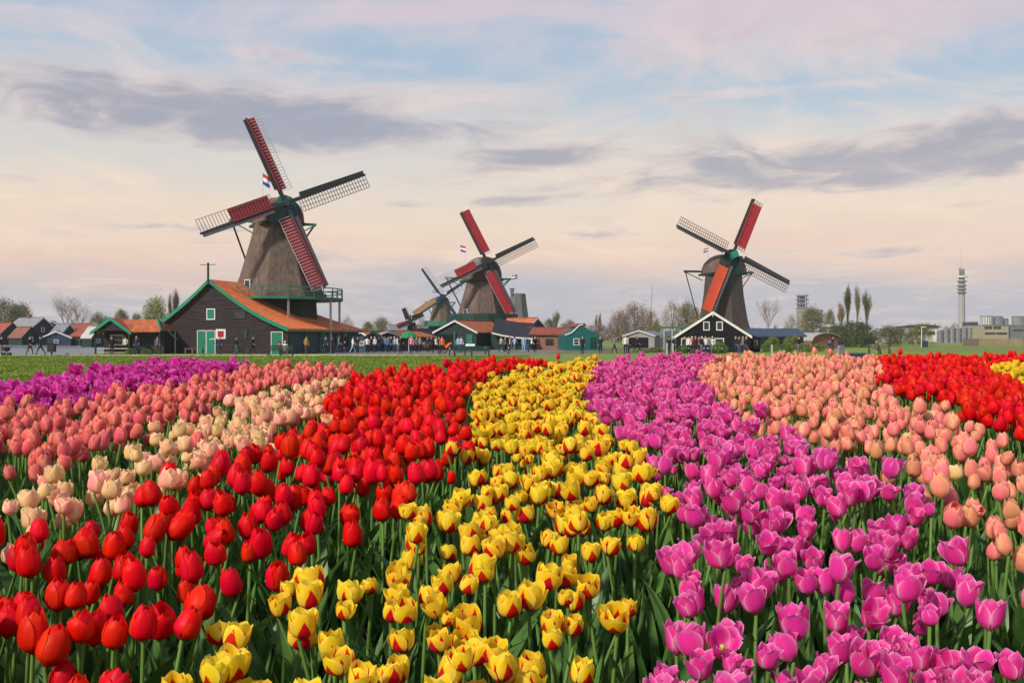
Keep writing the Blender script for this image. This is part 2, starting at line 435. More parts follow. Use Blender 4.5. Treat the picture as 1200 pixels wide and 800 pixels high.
# ================================================================ TULIPS
def petal_mat(name, body, edge, base, flame=None, rim=0.0, streak=0.30, hue=0.012, val=0.16, second=None):
    """Petal: v runs from base to tip, u across. flame = colour of the wedge that climbs from the base; rim = how pale the margin is."""
    m = bpy.data.materials.new(name); n, l = nt(m); b, o = n["Principled BSDF"], n["Material Output"]
    uv = N(n, "ShaderNodeUVMap"); uv.uv_map = "UVMap"
    sp = N(n, "ShaderNodeSeparateXYZ"); l.new(uv.outputs[0], sp.inputs[0])
    at_ = N(n, "ShaderNodeAttribute"); at_.attribute_name = "rnd"
    oi = N(n, "ShaderNodeObjectInfo")
    def M(op, a, bb=None, clamp=False):
        k = N(n, "ShaderNodeMath", operation=op, use_clamp=clamp)
        for i, v in enumerate((a, bb)):
            if v is None: continue
            if isinstance(v, (int, float)): k.inputs[i].default_value = v
            else: l.new(v, k.inputs[i])
        return k.outputs[0]
    def SM(v, lo, hi):
        k = N(n, "ShaderNodeMapRange", interpolation_type='SMOOTHSTEP'); l.new(v, k.inputs[0])
        k.inputs[1].default_value, k.inputs[2].default_value = lo, hi
        return k.outputs[0]
    def MX(f, a, c):
        k = N(n, "ShaderNodeMix", data_type='RGBA')
        for i, v in ((0, f), (6, a), (7, c)):
            if isinstance(v, (int, float)): k.inputs[i].default_value = v
            elif isinstance(v, tuple): k.inputs[i].default_value = (*v, 1)
            else: l.new(v, k.inputs[i])
        return k.outputs[2]
    rnd = M('FRACT', M('ADD', at_.outputs["Fac"], oi.outputs["Random"]))
    r2 = M('FRACT', M('MULTIPLY', rnd, 37.31))
    u, v = sp.outputs[0], sp.outputs[1]
    du = M('ABSOLUTE', M('SUBTRACT', M('MULTIPLY', u, 2.0), 1.0))
    cv = N(n, "ShaderNodeCombineXYZ"); l.new(M('MULTIPLY', u, 24.0), cv.inputs[0]); l.new(M('MULTIPLY', v, 1.6), cv.inputs[1]); l.new(M('MULTIPLY', rnd, 60.0), cv.inputs[2])
    no = N(n, "ShaderNodeTexNoise"); no.inputs["Scale"].default_value, no.inputs["Detail"].default_value = 1.0, 3.0
    l.new(cv.outputs[0], no.inputs["Vector"])
    fib = no.outputs[0]
    col = MX(r2, body, second) if second else None
    col = col if col is not None else body
    col = MX(SM(M('MAXIMUM', du, SM(v, 0.55, 1.1)), 0.35, 1.0), col, edge)
    if rim > 0:
        pale = tuple(c + (1 - c) * rim * k for c, k in zip(edge, (0.75, 0.85, 0.8)))
        col = MX(SM(M('MAXIMUM', du, SM(v, 0.86, 1.02)), 0.78, 1.0), col, pale)
    col = MX(M('SUBTRACT', 1.0, SM(v, 0.0, 0.30)), col, base)
    if flame:
        wob = M('MULTIPLY', M('SUBTRACT', fib, 0.5), 0.30)
        top = M('ADD', M('ADD', 0.82, wob), M('MULTIPLY', M('SUBTRACT', r2, 0.5), 0.35))
        edge_h = M('MULTIPLY', top, M('SUBTRACT', 1.0, M('POWER', du, 0.85)))
        edge_h = M('MAXIMUM', edge_h, M('ADD', 0.17, M('MULTIPLY', wob, 0.3)))
        col = MX(SM(M('SUBTRACT', edge_h, v), -0.02, 0.05), col, flame)
    hs = N(n, "ShaderNodeHueSaturation"); l.new(col, hs.inputs["Color"]) if not isinstance(col, tuple) else None
    l.new(M('ADD', 0.5 - hue / 2, M('MULTIPLY', rnd, hue)), hs.inputs["Hue"])
    vv = M('ADD', 1.0 - val / 2 - streak / 2, M('ADD', M('MULTIPLY', r2, val), M('MULTIPLY', fib, streak)))
    l.new(vv, hs.inputs["Value"])
    l.new(hs.outputs[0], b.inputs["Base Color"])
    b.inputs["Roughness"].default_value, b.inputs["Specular IOR Level"].default_value = 0.45, 0.16
    bp = N(n, "ShaderNodeBump"); bp.inputs["Strength"].default_value = 0.25; bp.inputs["Distance"].default_value = 0.002
    l.new(fib, bp.inputs["Height"]); l.new(bp.outputs[0], b.inputs["Normal"])
    t = N(n, "ShaderNodeBsdfTranslucent"); l.new(hs.outputs[0], t.inputs[0])
    mx = N(n, "ShaderNodeMixShader"); mx.inputs[0].default_value = 0.40
    l.new(b.outputs[0], mx.inputs[1]); l.new(t.outputs[0], mx.inputs[2]); l.new(mx.outputs[0], o.inputs[0])
    MATS[name] = m
    return m

petal_mat("petal_red", (0.80, 0.003, 0.006), (0.88, 0.014, 0.006), (0.45, 0.003, 0.006), hue=0.012, val=.22)
petal_mat("petal_flamed", (0.95, 0.68, 0.016), (0.96, 0.78, 0.08), (0.62, 0.02, 0.010), flame=(0.62, 0.008, 0.008), val=0.12, hue=0.014, second=(0.95, 0.57, 0.010))
petal_mat("petal_yellow", (0.88, 0.60, 0.015), (0.92, 0.70, 0.06), (0.55, 0.50, 0.05), hue=0.012)
petal_mat("petal_magenta", (0.81, 0.045, 0.345), (0.88, 0.16, 0.47), (0.74, 0.16, 0.38), rim=0.40, hue=0.016)
petal_mat("petal_purple", (0.70, 0.020, 0.34), (0.80, 0.08, 0.46), (0.45, 0.05, 0.28), rim=0.25, hue=0.02)
petal_mat("petal_salmon", (0.86, 0.190, 0.165), (0.93, 0.33, 0.22), (0.72, 0.28, 0.11), rim=0.06, hue=0.025, second=(0.82, 0.115, 0.14))
petal_mat("petal_peach", (0.92, 0.35, 0.19), (0.95, 0.46, 0.26), (0.84, 0.48, 0.18), rim=0.10, hue=0.05, val=.28, second=(0.87, 0.23, 0.26))
petal_mat("petal_cream", (0.95, 0.64, 0.27), (0.97, 0.72, 0.40), (0.88, 0.64, 0.22), rim=0.12, hue=0.03, val=.2, second=(0.94, 0.40, 0.36))
leafy("tulip_stem", (0.135, 0.255, 0.050), 0.2, 0.15, 0.5)
leafy("tulip_leaf", (0.092, 0.200, 0.038), 0.35, 0.30, 0.38, tint=(0.060, 0.145, 0.045), scale=5)
mat("pistil", (0.45, 0.42, 0.10), 0.6)

def prof(kind):
    return {
        "egg":    ([0, .10, .30, .55, .80, 1.0], [.16, .64, .98, 1.0, .86, .50], 2.55, 3.4, 68),
        "slim":   ([0, .10, .30, .55, .80, 1.0], [.16, .60, .94, 1.0, .88, .52], 2.65, 2.9, 66),
        "goblet": ([0, .10, .30, .55, .80, 1.0], [.18, .64, .94, 1.02, 1.0, .93], 1.98, 3.0, 63),
        "open":   ([0, .10, .30, .55, .80, 1.0], [.14, .56, .88, 1.0, 1.02, 1.06], 2.35, 2.2, 63),
        "ruffle": ([0, .10, .30, .55, .80, 1.0], [.18, .64, .95, 1.0, .93, .78], 2.05, 2.6, 66),
    }[kind]
def petals(kind, seed, nu, nv, Rf):
    """Six petals, each (V, Q, UV); seed gives shape variants."""
    r = np.random.default_rng(seed)
    vs, rs, hh, tip, wid = prof(kind)
    openness = r.uniform(-.22, .14); squat = r.uniform(.90, 1.14)
    out = []
    v = np.linspace(0, 1, nv) ** 0.85; u = np.linspace(0, 1, nu)
    Uu, Vv = np.meshgrid(u, v)
    for i in range(6):
        inner = i % 2
        phi = i * math.pi / 3 + r.normal(0, .07)
        flop = r.uniform(.18, .5) if r.random() < (.16 if kind in ("open", "goblet") else .05) else 0
        rad = np.interp(Vv, vs, rs) * (0.86 if inner else 1.0) * (1 + (openness + r.normal(0, .07)) * Vv**1.5 + flop * Vv**2)
        A = R(wid) * np.where(Vv < .5, 1 - .25 * (1 - Vv / .5) ** 2, 1 - np.clip((Vv - .5) / .5, 0, 1) ** tip * (.93 + .0 * Vv))
        A = A * r.uniform(.93, 1.05)
        s = Uu * 2 - 1
        th = phi + s * A
        curl = {"open": .16, "ruffle": .05, "goblet": .05}.get(kind, -.03)
        rad = rad * (1 + curl * s**2 * Vv**1.5) * Rf
        ruf = {"ruffle": .09, "open": .05}.get(kind, .022)
        rad = rad + Rf * ruf * np.sin(s * 4.1 + r.uniform(0, 6)) * Vv**2
        rad = rad - Rf * .03 * np.exp(-(s / .16) ** 2) * np.sin(Vv * math.pi)
        h = hh * Rf * squat * (0.97 + .07 * inner) * r.uniform(.95, 1.04)
        z = h * (Vv ** 1.08) * (1 - .16 * flop / .5 * Vv) + Rf * .07 * np.sin(s * 3 + r.uniform(0, 6)) * Vv**3
        V = np.stack([rad * np.cos(th), rad * np.sin(th), z], -1).reshape(-1, 3)
        I = (np.arange(nv - 1)[:, None] * nu + np.arange(nu - 1)[None, :]).ravel()
        Q = np.stack([I, I + 1, I + nu + 1, I + nu], 1)
        UV = np.stack([Uu, Vv], -1).reshape(-1, 2)[Q]
        out.append((V, Q, UV))
    return out
def cat_parts(parts):
    Vs, Qs, Us, k = [], [], [], 0
    for V, Q, U in parts:
        Vs.append(V); Qs.append(Q + k); Us.append(U); k += len(V)
    return np.concatenate(Vs), np.concatenate(Qs), np.concatenate(Us)
def blade(L, W, lean, curl, nl, fold=.25, twist=0.0):
    """Strap leaf rising from the origin and leaning along +x."""
    t = np.linspace(0, 1, nl)
    ang = lean + curl * t**2
    dx, dz = np.sin(ang), np.cos(ang)
    cx = np.concatenate([[0], np.cumsum((dx[1:] + dx[:-1]) / 2)]) * L / (nl - 1)
    cz = np.concatenate([[0], np.cumsum((dz[1:] + dz[:-1]) / 2)]) * L / (nl - 1)
    w = W / 2 * (np.sin(np.pi * np.clip(t * .80 + .20, 0, 1)) ** .8) * (1 - .0 * t)
    V = []
    for j, s in enumerate((-1, 0, 1)):
        tw = twist * t
        yy = s * w * np.cos(tw); off = abs(s) * w * fold + s * w * np.sin(tw)
        V.append(np.stack([cx - off * np.cos(ang) * .6, yy, cz + off * np.sin(ang) * .6], -1))
    V = np.stack(V, 1).reshape(-1, 3)
    I = (np.arange(nl - 1)[:, None] * 3 + np.arange(2)[None, :]).ravel()
    Q = np.stack([I, I + 1, I + 4, I + 3], 1)
    UV = np.zeros((len(Q), 4, 2))
    return V, Q, UV
def stalk(bend, n, seg, r0=.0048, r1=.0040):
    t = np.linspace(0, 1, seg + 1)
    V = []
    for k in t:
        c = np.array([bend * k**2, 0, k]); rr = r0 + (r1 - r0) * k
        for j in range(n):
            a = 2 * math.pi * j / n
            V.append(c + np.array([rr * math.cos(a), rr * math.sin(a), 0]))
    Q = [(i * n + j, i * n + (j + 1) % n, (i + 1) * n + (j + 1) % n, (i + 1) * n + j) for i in range(seg) for j in range(n)]
    Q = np.array(Q)
    return np.array(V), Q, np.zeros((len(Q), 4, 2))

# bands of the field, outlined at bloom height in the photograph and laid on the bank
BANDS = {
 "flame2": ("yellow", [(1145,433),(1172,428),(1400,424),(1400,505),(1205,466),(1175,452)]),
 "purple": ("purple", [(-300,540),(0,483),(110,469),(200,453),(270,441),(305,432),(270,427),(200,427),(130,434),(60,444),(0,455),(-300,492)]),
 "salmon": ("salmon", [(-300,610),(0,552),(60,557),(110,551),(140,526),(185,511),(232,491),(272,469),(300,460),(350,452),(410,442),(412,432),(340,430),(305,432),(270,441),(200,453),(110,469),(0,483),(-300,540)]),
 "cream": ("cream", [(-300,720),(0,645),(30,630),(85,618),(140,602),(185,584),(202,567),(250,557),(275,539),(315,528),(342,511),(379,486),(380,467),(405,455),(425,447),(440,440),(525,436),(490,433),(430,441),(395,447),(350,457),(305,465),(262,481),(212,500),(180,511),(160,530),(135,543),(82,555),(55,570),(15,583),(0,600),(-300,670)]),
 "red": ("red", [(-300,720),(0,638),(30,625),(85,616),(140,600),(185,582),(202,565),(250,555),(275,537),(315,526),(342,509),(379,484),(380,466),(405,454),(425,446),(440,439),(490,437),(530,414),(600,410),(692,410),(655,429),(600,437),(572,443),(556,452),(538,472),(539,510),(535,540),(515,570),(470,598),(412,613),(380,650),(337,682),(290,702),(232,712),(182,735),(182,770),(140,800),(60,960),(-300,960)]),
 "yellow": ("flamed", [(722,417),(692,419),(655,429),(602,437),(580,443),(567,453),(556,466),(557,510),(550,537),(553,570),(512,584),(480,612),(447,637),(382,668),(320,698),(300,730),(262,735),(237,768),(165,772),(100,960),(600,960),(645,800),(695,757),(727,742),(742,680),(764,620),(775,592),(764,560),(765,545),(742,520),(700,495),(686,478),(685,442),(715,425)]),
 "magenta": ("magenta", [(860,416),(760,419),(722,423),(692,436),(687,470),(706,492),(742,528),(765,536),(768,560),(788,565),(790,610),(779,650),(765,690),(768,745),(725,778),(680,960),(1330,960),(1245,800),(1195,750),(1155,735),(1137,665),(1100,640),(1100,605),(1072,585),(1046,567),(1045,548),(972,527),(900,506),(850,475),(820,457),(817,437),(840,424)]),
 "peach": ("peach", [(1024,418),(860,416),(840,424),(817,437),(820,457),(850,475),(900,508),(972,530),(1045,552),(1060,562),(1092,580),(1100,600),(1132,635),(1155,652),(1180,678),(1230,730),(1450,900),(1450,680),(1230,545),(1185,525),(1140,502),(1097,488),(1060,473),(1030,455),(1027,430)]),
 "red2": ("red", [(1030,421),(1200,418),(1450,418),(1450,570),(1260,528),(1200,512),(1165,498),(1110,480),(1050,462),(1030,446)]),
}
HULL = [(-300,485),(0,448),(60,438),(130,429),(200,422),(270,422),(340,425),(412,428),(525,431),(540,424),(690,421),(760,419),(860,416),(1024,418),(1450,418),(1450,960),(-300,960)]
def inside(px, py, poly):
    poly = np.array(poly, float); x1, y1 = poly[:, 0], poly[:, 1]; x2, y2 = np.roll(x1, -1), np.roll(y1, -1)
    c = np.zeros(len(px), bool)
    for a, b, d, e in zip(x1, y1, x2, y2):
        if b == e: continue
        c ^= ((b > py) != (e > py)) & (px < (d - a) * (py - b) / (e - b) + a)
    return c
def field_points(sp, ph, jit, y0=1.45, y1=13.1):
    rows = np.arange(y0, y1, sp * .866)
    P = []
    for i, y in enumerate(rows):
        xs = np.arange(-.78 * y - .5, .86 * y + .5, sp) + (i % 2) * sp / 2
        P.append(np.stack([xs, np.full_like(xs, y)], 1))
    P = np.concatenate(P) + rng.uniform(-jit, jit, (sum(map(len, P)), 2))
    zt = zg(P[:, 0], P[:, 1]) + ph
    px = 600 + P[:, 0] / P[:, 1] * F
    py = HORIZON + (HC - zt) / P[:, 1] * F
    return P, px, py
P, px, py = field_points(.090, PLANT_H, .034)
clus = np.sin(P[:, 0] * 9 + 2 * np.sin(P[:, 1] * 5)) * np.sin(P[:, 1] * 14 + 1.5 * np.sin(P[:, 0] * 4))
keep = rng.random(len(P)) < np.clip(np.where(P[:, 1] < 3.6, .91, .95) + .08 * clus, 0, 1)
keep &= inside(px, HORIZON + (HC - zg(P[:, 0], P[:, 1]) - PLANT_H - .035) / P[:, 1] * F, HULL)
P, px, py = P[keep], px[keep], py[keep]
own = np.full(len(P), "", dtype=object); bed = np.full(len(P), "", dtype=object)
wob = rng.normal(0, 1, (len(P), 2)) * np.array([4.0, 2.0]) * np.clip((py - 400)[:, None] / 150, .2, 1.6)
er = np.clip((P[:, 1] - 1.9) / 2.0, 0, 1)
for b, (kind, poly) in BANDS.items():
    hit = inside(px + wob[:, 0], py + wob[:, 1] - .010 * er * F / P[:, 1], poly) & inside(px + wob[:, 0], py + wob[:, 1] + .022 * er * F / P[:, 1], poly) & (own == "")
    own[hit] = kind; bed[hit] = b
NB = {"salmon": "cream", "cream": "salmon", "peach": "cream", "purple": "salmon"}
for i in np.nonzero(own != "")[0]:
    if own[i] in NB and rng.random() < .010 and own[i] != "red":
        own[i] = NB[own[i]]
sel = (own != "") & ~((own == "peach") & (rng.random(len(P)) < .14))
P, px, py, own, bed = P[sel], px[sel], py[sel], own[sel], bed[sel]

STYLE = {  # petal shape, radius, tilt spread, blooms
 "red": ("egg", .0275, .11), "flamed": ("goblet", .0268, .12), "yellow": ("goblet", .027, .10), "magenta": ("open", .0262, .15),
 "purple": ("open", .0300, .16), "salmon": ("slim", .0262, .11), "peach": ("slim", .0248, .15), "cream": ("ruffle", .0275, .15),
}
VARN = ["tightly closed", "rounded closed", "slightly open", "half open", "wide-mouthed"]
LBL = {
 "red": ("red_tulip", "{} bright red tulip in the broad red band", "red tulips of the broad red band"),
 "flamed": ("flamed_tulip", "{} yellow tulip with red flames at its base", "yellow tulips flamed with red"),
 "yellow": ("yellow_tulip", "{} plain yellow tulip without red flames", "plain yellow tulips beside the far red bed"),
 "magenta": ("magenta_tulip", "{} magenta tulip with pale petal edges", "magenta tulips with pale edges"),
 "purple": ("purple_tulip", "{} deep purple-pink tulip without pale edges", "deep purple-pink tulips"),
 "salmon": ("salmon_tulip", "{} salmon pink tulip, slim and upright", "slim salmon pink tulips"),
 "peach": ("peach_tulip", "{} peach orange tulip with warm tips", "peach orange tulips"),
 "cream": ("cream_tulip", "{} cream and pink ruffled tulip", "cream and pink tulips of the pale band"),
}
LEAVES_HI = [blade(.29 + .035 * k, .060 - .006 * (k % 3), .10 + .06 * k, .25 + .12 * k, 8, twist=.5 * (-1) ** k) for k in range(4)]
LEAVES_LO = [blade(.31 + .02 * k, .036, .10 + .07 * k, .3 + .12 * k, 5, twist=.4 * (-1) ** k) for k in range(4)]
M_LEAF = [np_mesh("leaf", V, Q, U, [MATS["tulip_leaf"]]) for V, Q, U in LEAVES_HI]
BENDS = [0.008, .025, .045, .07]
M_STEM = [np_mesh("stem", *stalk(b, 7, 5), [MATS["tulip_stem"]]) for b in BENDS]
_mb = MB(); _mb.lathe([(0, .004), (.004, .0085), (.010, .009), (.020, .0045), (.026, .006), (.029, .002)], 7)
M_PIST = _mb.mesh("bloom", "pistil", True)
def rotz(a):
    c, s = math.cos(a), math.sin(a)
    return np.array([[c, -s, 0], [s, c, 0], [0, 0, 1]])

NAMED = {"red": "red", "flamed": "flamed yellow", "yellow": "plain yellow", "magenta": "magenta", "purple": "purple-pink", "salmon": "salmon", "peach": "peach", "cream": "cream"}
tulip_count = {}
for kind, (shape, Rf, tilt) in STYLE.items():
    name, lbl, grp = LBL[kind]
    pm = MATS["petal_" + kind]
    idx = np.nonzero(own == kind)[0]
    in_view = (px[idx] > 4) & (px[idx] < 1196) & (py[idx] < 815) & (P[idx, 1] > 1.7)
    order = idx[np.argsort(P[idx, 1] + np.where(in_view, 0, 100))]
    n_ind = min(300, int(in_view.sum()))
    single, rest = order[:n_ind], order[n_ind:]
    hi = [petals(shape, 100 * k + 7, 7, 9, Rf) for k in range(10)]
    hi.sort(key=lambda ps: sum(np.hypot(p[0][-4, 0], p[0][-4, 1]) for p in ps))     # from closed to open
    m_bloom = [np_mesh("bloom", *cat_parts(ps), [pm]) for ps in hi]
    m_petal = [[np_mesh("petal", *p, [pm]) for p in ps] for ps in hi]
    for i in single:
        x, y = P[i]; z = float(zg(x, y))
        k = int(rng.integers(10)); H = float(PLANT_H - .03 + rng.normal(0, .028)); sc = float(np.clip(rng.normal(1, .11), .74, 1.25)) if rng.random() > .06 else float(rng.uniform(.55, .72))
        rz = float(rng.uniform(0, 6.28))
        bk = int(rng.integers(4))
        tx, ty = rng.normal(0, tilt, 2) * (3.2 if rng.random() < .05 else 1)
        d2 = np.hypot(P[:, 0] - x, P[:, 1] - y); d2[own == kind] = 9
        j2 = int(np.argmin(d2))
        side = ", beside " + NAMED[own[j2]] + " ones" if d2[j2] < .26 else ""
        size = "small " if sc < .92 else ("large " if sc > 1.08 else "")
        lean = "leaning " if math.hypot(tx, ty) > tilt * 1.45 else ""
        words_ = size + lean + lbl.format(VARN[k // 2]) + side
        t = thing(name, words_, "tulip", (x, y, z), rz, grp)
        t.rotation_euler = (float(rng.normal(0, .045)), float(rng.normal(0, .045)), rz)
        st = link("stem", M_STEM[bk], t); st.scale = (1.15, 1.15, H)
        near = y < 2.75
        bl = link("bloom", M_PIST if near else m_bloom[k], t, (BENDS[bk], 0, H))
        bl.rotation_euler = (tx, ty + BENDS[bk] * 3, float(rng.uniform(0, 6.28))); bl.scale = (sc, sc, sc * float(rng.uniform(.94, 1.08)))
        if near:
            for pmesh in m_petal[k]:
                link("petal", pmesh, bl)
        for j in range(2 if rng.random() < .6 else 3):
            lf = link("leaf", M_LEAF[int(rng.integers(4))], t)
            s_ = float(rng.uniform(.8, 1.2)); lf.scale = (s_, s_, s_)
            lf.rotation_euler = (0, float(rng.uniform(-.05, .15)), float(j * 2.4 + rng.uniform(-.6, .6)))
    # the rest of the band, past the three hundred largest
    lo = [cat_parts(petals(shape, 100 * k + 7, 3, 5, Rf * 1.02)) for k in range(8)]
    stl = [stalk(b, 3, 2) for b in BENDS]
    Vs, Qs, Us, Ms, Rs, kk = [], [], [], [], [], 0
    for i in rest:
        x, y = P[i]; g = np.array([x, y, float(zg(x, y))])
        H = PLANT_H - .03 + rng.normal(0, .028); sc = np.clip(rng.normal(1, .10), .74, 1.22)
        Rz = rotz(rng.uniform(0, 6.28)); bk = int(rng.integers(4)); q = rng.random()
        V, Q, U = lo[int(rng.integers(8))]
        tx, ty = rng.normal(0, tilt, 2)
        T = np.array([[1, 0, ty], [0, 1, -tx], [-ty, tx, 1]])
        parts = [((V * sc) @ T.T @ Rz.T + Rz @ np.array([BENDS[bk], 0, 0]) + np.array([0, 0, H]), Q, U, 0)]
        V, Q, U = stl[bk]
        parts.append(((V * np.array([1.2, 1.2, H])) @ Rz.T, Q, U, 1))
        for j in range(2):
            V, Q, U = LEAVES_LO[int(rng.integers(4))]
            parts.append(((V * rng.uniform(.8, 1.2)) @ rotz(rng.uniform(0, 6.28)).T, Q, U, 2))
        for V, Q, U, m in parts:
            Vs.append(V + g); Qs.append(Q + kk); Us.append(U); Ms.append(np.full(len(Q), m)); Rs.append(np.full(len(V), q)); kk += len(V)
    if Vs:
        me = np_mesh(name + "_mass", np.concatenate(Vs), np.concatenate(Qs), np.concatenate(Us), [pm, MATS["tulip_stem"], MATS["tulip_leaf"]], np.concatenate(Rs), midx=np.concatenate(Ms))
        tag(link(name.replace("_tulip", "_tulips"), me), "mass of " + grp + " too many to count", "tulips", kind="stuff")
    tulip_count[kind] = (len(single), len(rest))
print("TULIPS", tulip_count)

# leaves and flowerless shoots that fill the beds and the furrows between the bands
G, gx, gy = field_points(.074, PLANT_H, .038)
ok = inside(gx, gy + 2, HULL) & (rng.random(len(G)) < .85)
G = G[ok]
Vs, Qs, kk, Ms = [], [], 0, []
for x, y in G:
    g = np.array([x, y, float(zg(x, y))])
    if rng.random() < .80:
        V, Q, U = LEAVES_LO[int(rng.integers(4))]
        s_ = rng.uniform(.75, 1.28)
        V = (V * np.array([s_ * .8, s_ * rng.uniform(.45, 1.0), s_])) @ rotz(rng.uniform(0, 6.28)).T; m = 0
    else:
        V, Q, U = stl[int(rng.integers(4))]
        V = (V * np.array([1.1, 1.1, rng.uniform(.25, .40)])) @ rotz(rng.uniform(0, 6.28)).T; m = 1
    Vs.append(V + g); Qs.append(Q + kk); kk += len(V); Ms.append(np.full(len(Q), m))
tag(link("tulip_foliage", np_mesh("tulip_foliage", np.concatenate(Vs), np.concatenate(Qs), None, [MATS["tulip_leaf"], MATS["tulip_stem"]], midx=np.concatenate(Ms))), "dense green tulip leaves and shoots filling the beds and furrows", "foliage", kind="stuff")

# ================================================================ BUILDING MATERIALS
mat("thatch", (0.140, 0.098, 0.074), 0.95, 0.28, 1.3, 1.0, 9, stretch=(2.2, 2.2, 0.7), tint=(0.098, 0.072, 0.058))
mat("thatch_dark", (0.075, 0.058, 0.049), 0.95, 0.25, 1.0, 0.7, 6, stretch=(3, 3, 0.7))
mat("thatch_grey", (0.12, 0.125, 0.125), 0.95, 0.2, 1.0, 0.7, 6, stretch=(3, 3, 0.7))
mat("cap_thatch", (0.20, 0.085, 0.060), 0.9, 0.25, 1.2, 0.6, 8, stretch=(1, 3, 1))
mat("tar_timber", (0.022, 0.022, 0.024), 0.6, 0.3, 2.5, 0.3, 20)
mat("brown_timber", (0.042, 0.031, 0.032), 0.85, 0.40, 1.6, 0.4, 14, stretch=(.4, .4, 4), tint=(0.034, 0.027, 0.029), spec=.12)
mat("green_paint", (0.012, 0.205, 0.115), 0.45, 0.15, 2)
mat("door_green", (0.008, 0.175, 0.105), 0.45, 0.12, 2)
mat("dark_green", (0.008, 0.042, 0.030), 0.5, 0.2, 2)
mat("stage_green", (0.030, 0.150, 0.100), 0.55, 0.2, 2)
mat("teal_paint", (0.008, 0.115, 0.108), 0.5, 0.2, 1.5, 0.2, 8, stripes=(2, .24, .5))
mat("blue_green_boards", (0.012, 0.045, 0.055), 0.6, 0.25, 1.5, 0.3, 8)
mat("white_paint", (0.62, 0.61, 0.58), 0.5, 0.08, 2)
mat("grey_white", (0.50, 0.50, 0.50), 0.6, 0.1, 1)
mat("sail_board", (0.055, 0.058, 0.062), 0.6, 0.2, 1.5)
mat("stock_dark", (0.022, 0.023, 0.027), 0.55, 0.2, 2)
mat("stock_blue", (0.020, 0.050, 0.065), 0.5, 0.2, 2)
mat("lattice_pale", (0.46, 0.42, 0.40), 0.7, 0.15, 2)
mat("lattice_dark", (0.10, 0.075, 0.065), 0.7, 0.2, 2)
mat("canvas_red", (0.30, 0.020, 0.026), 0.75, 0.14, 1.2, 0.2, 6)
mat("canvas_orange", (0.50, 0.065, 0.024), 0.75, 0.14, 1.2, 0.2, 6)
mat("canvas_tan", (0.33, 0.185, 0.105), 0.8, 0.15, 1.2, 0.2, 6)
mat("canvas_pale", (0.56, 0.49, 0.43), 0.8, 0.1, 1.2, 0.2, 6)
mat("tile_orange", (0.78, 0.200, 0.055), 0.8, 0.18, 1.6, 0.8, 7, tint=(0.62, 0.145, 0.045), stripes=(2, .20, .9))
mat("tile_orange_dull", (0.46, 0.125, 0.045), 0.85, 0.25, 1.6, 0.8, 7, tint=(0.32, 0.085, 0.038), stripes=(2, .20, .9))  # copy of tile_orange, darkened in the colour for roofs that face the sun
mat("tile_red", (0.26, 0.070, 0.045), 0.8, 0.22, 1.6, 0.8, 7, stripes=(2, .22, .9))
mat("tile_brown", (0.23, 0.105, 0.068), 0.85, 0.22, 1.4, 0.8, 7, stripes=(2, .22, .9))
mat("tile_grey", (0.20, 0.20, 0.215), 0.7, 0.12, 1.0, 0.5, 7, stripes=(2, .25, .9))
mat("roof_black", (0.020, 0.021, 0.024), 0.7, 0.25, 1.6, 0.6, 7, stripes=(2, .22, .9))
mat("roof_pale", (0.40, 0.38, 0.36), 0.6, 0.12, 1.0)
mat("roof_blue", (0.028, 0.048, 0.075), 0.5, 0.12, 1.0)
mat("wall_dark", (0.035, 0.038, 0.042), 0.7, 0.2, 1.5, 0.3, 9, stripes=(2, .25, .8))
mat("wall_black", (0.010, 0.010, 0.012), 0.8, 0.3, 1.5, 0.3, 9, spec=.12)
mat("wall_blue", (0.022, 0.050, 0.085), 0.6, 0.2, 1.5, 0.3, 9, stripes=(2, .25, .8))
mat("wall_green", (0.014, 0.034, 0.028), 0.65, 0.2, 1.5, 0.3, 9, stripes=(2, .25, .8))
mat("brick", (0.22, 0.105, 0.075), 0.85, 0.2, 2.5, 0.4, 12)
mat("cream_wall", (0.38, 0.32, 0.22), 0.8, 0.08, 0.7)
mat("concrete", (0.29, 0.275, 0.265), 0.85, 0.1, 0.6)
mat("concrete_dark", (0.16, 0.165, 0.18), 0.8, 0.15, 0.6)
mat("silo_metal", (0.22, 0.225, 0.235), 0.5, 0.15, 0.8, metal=0.2)
mat("white_wall", (0.58, 0.57, 0.56), 0.7, 0.08, 0.7)
mat("black_metal", (0.018, 0.018, 0.020), 0.45, 0.2, 4)
mat("wood_grey", (0.16, 0.13, 0.105), 0.85, 0.2, 4)
mat("flag_red", (0.52, 0.022, 0.030), 0.7, 0.08)
mat("flag_white", (0.76, 0.76, 0.76), 0.7, 0.05)
mat("flag_blue", (0.035, 0.060, 0.36), 0.7, 0.08)
mat("sign_red", (0.36, 0.015, 0.025), 0.5, 0.05)
mat("umbrella_green", (0.015, 0.20, 0.075), 0.7, 0.1)
_m = mat("glass_dark", (0.030, 0.035, 0.040), 0.08, 0.15, 0.6, spec=0.6)
mat("glass_house", (0.10, 0.14, 0.13), 0.12, 0.15, 0.5, spec=0.6)

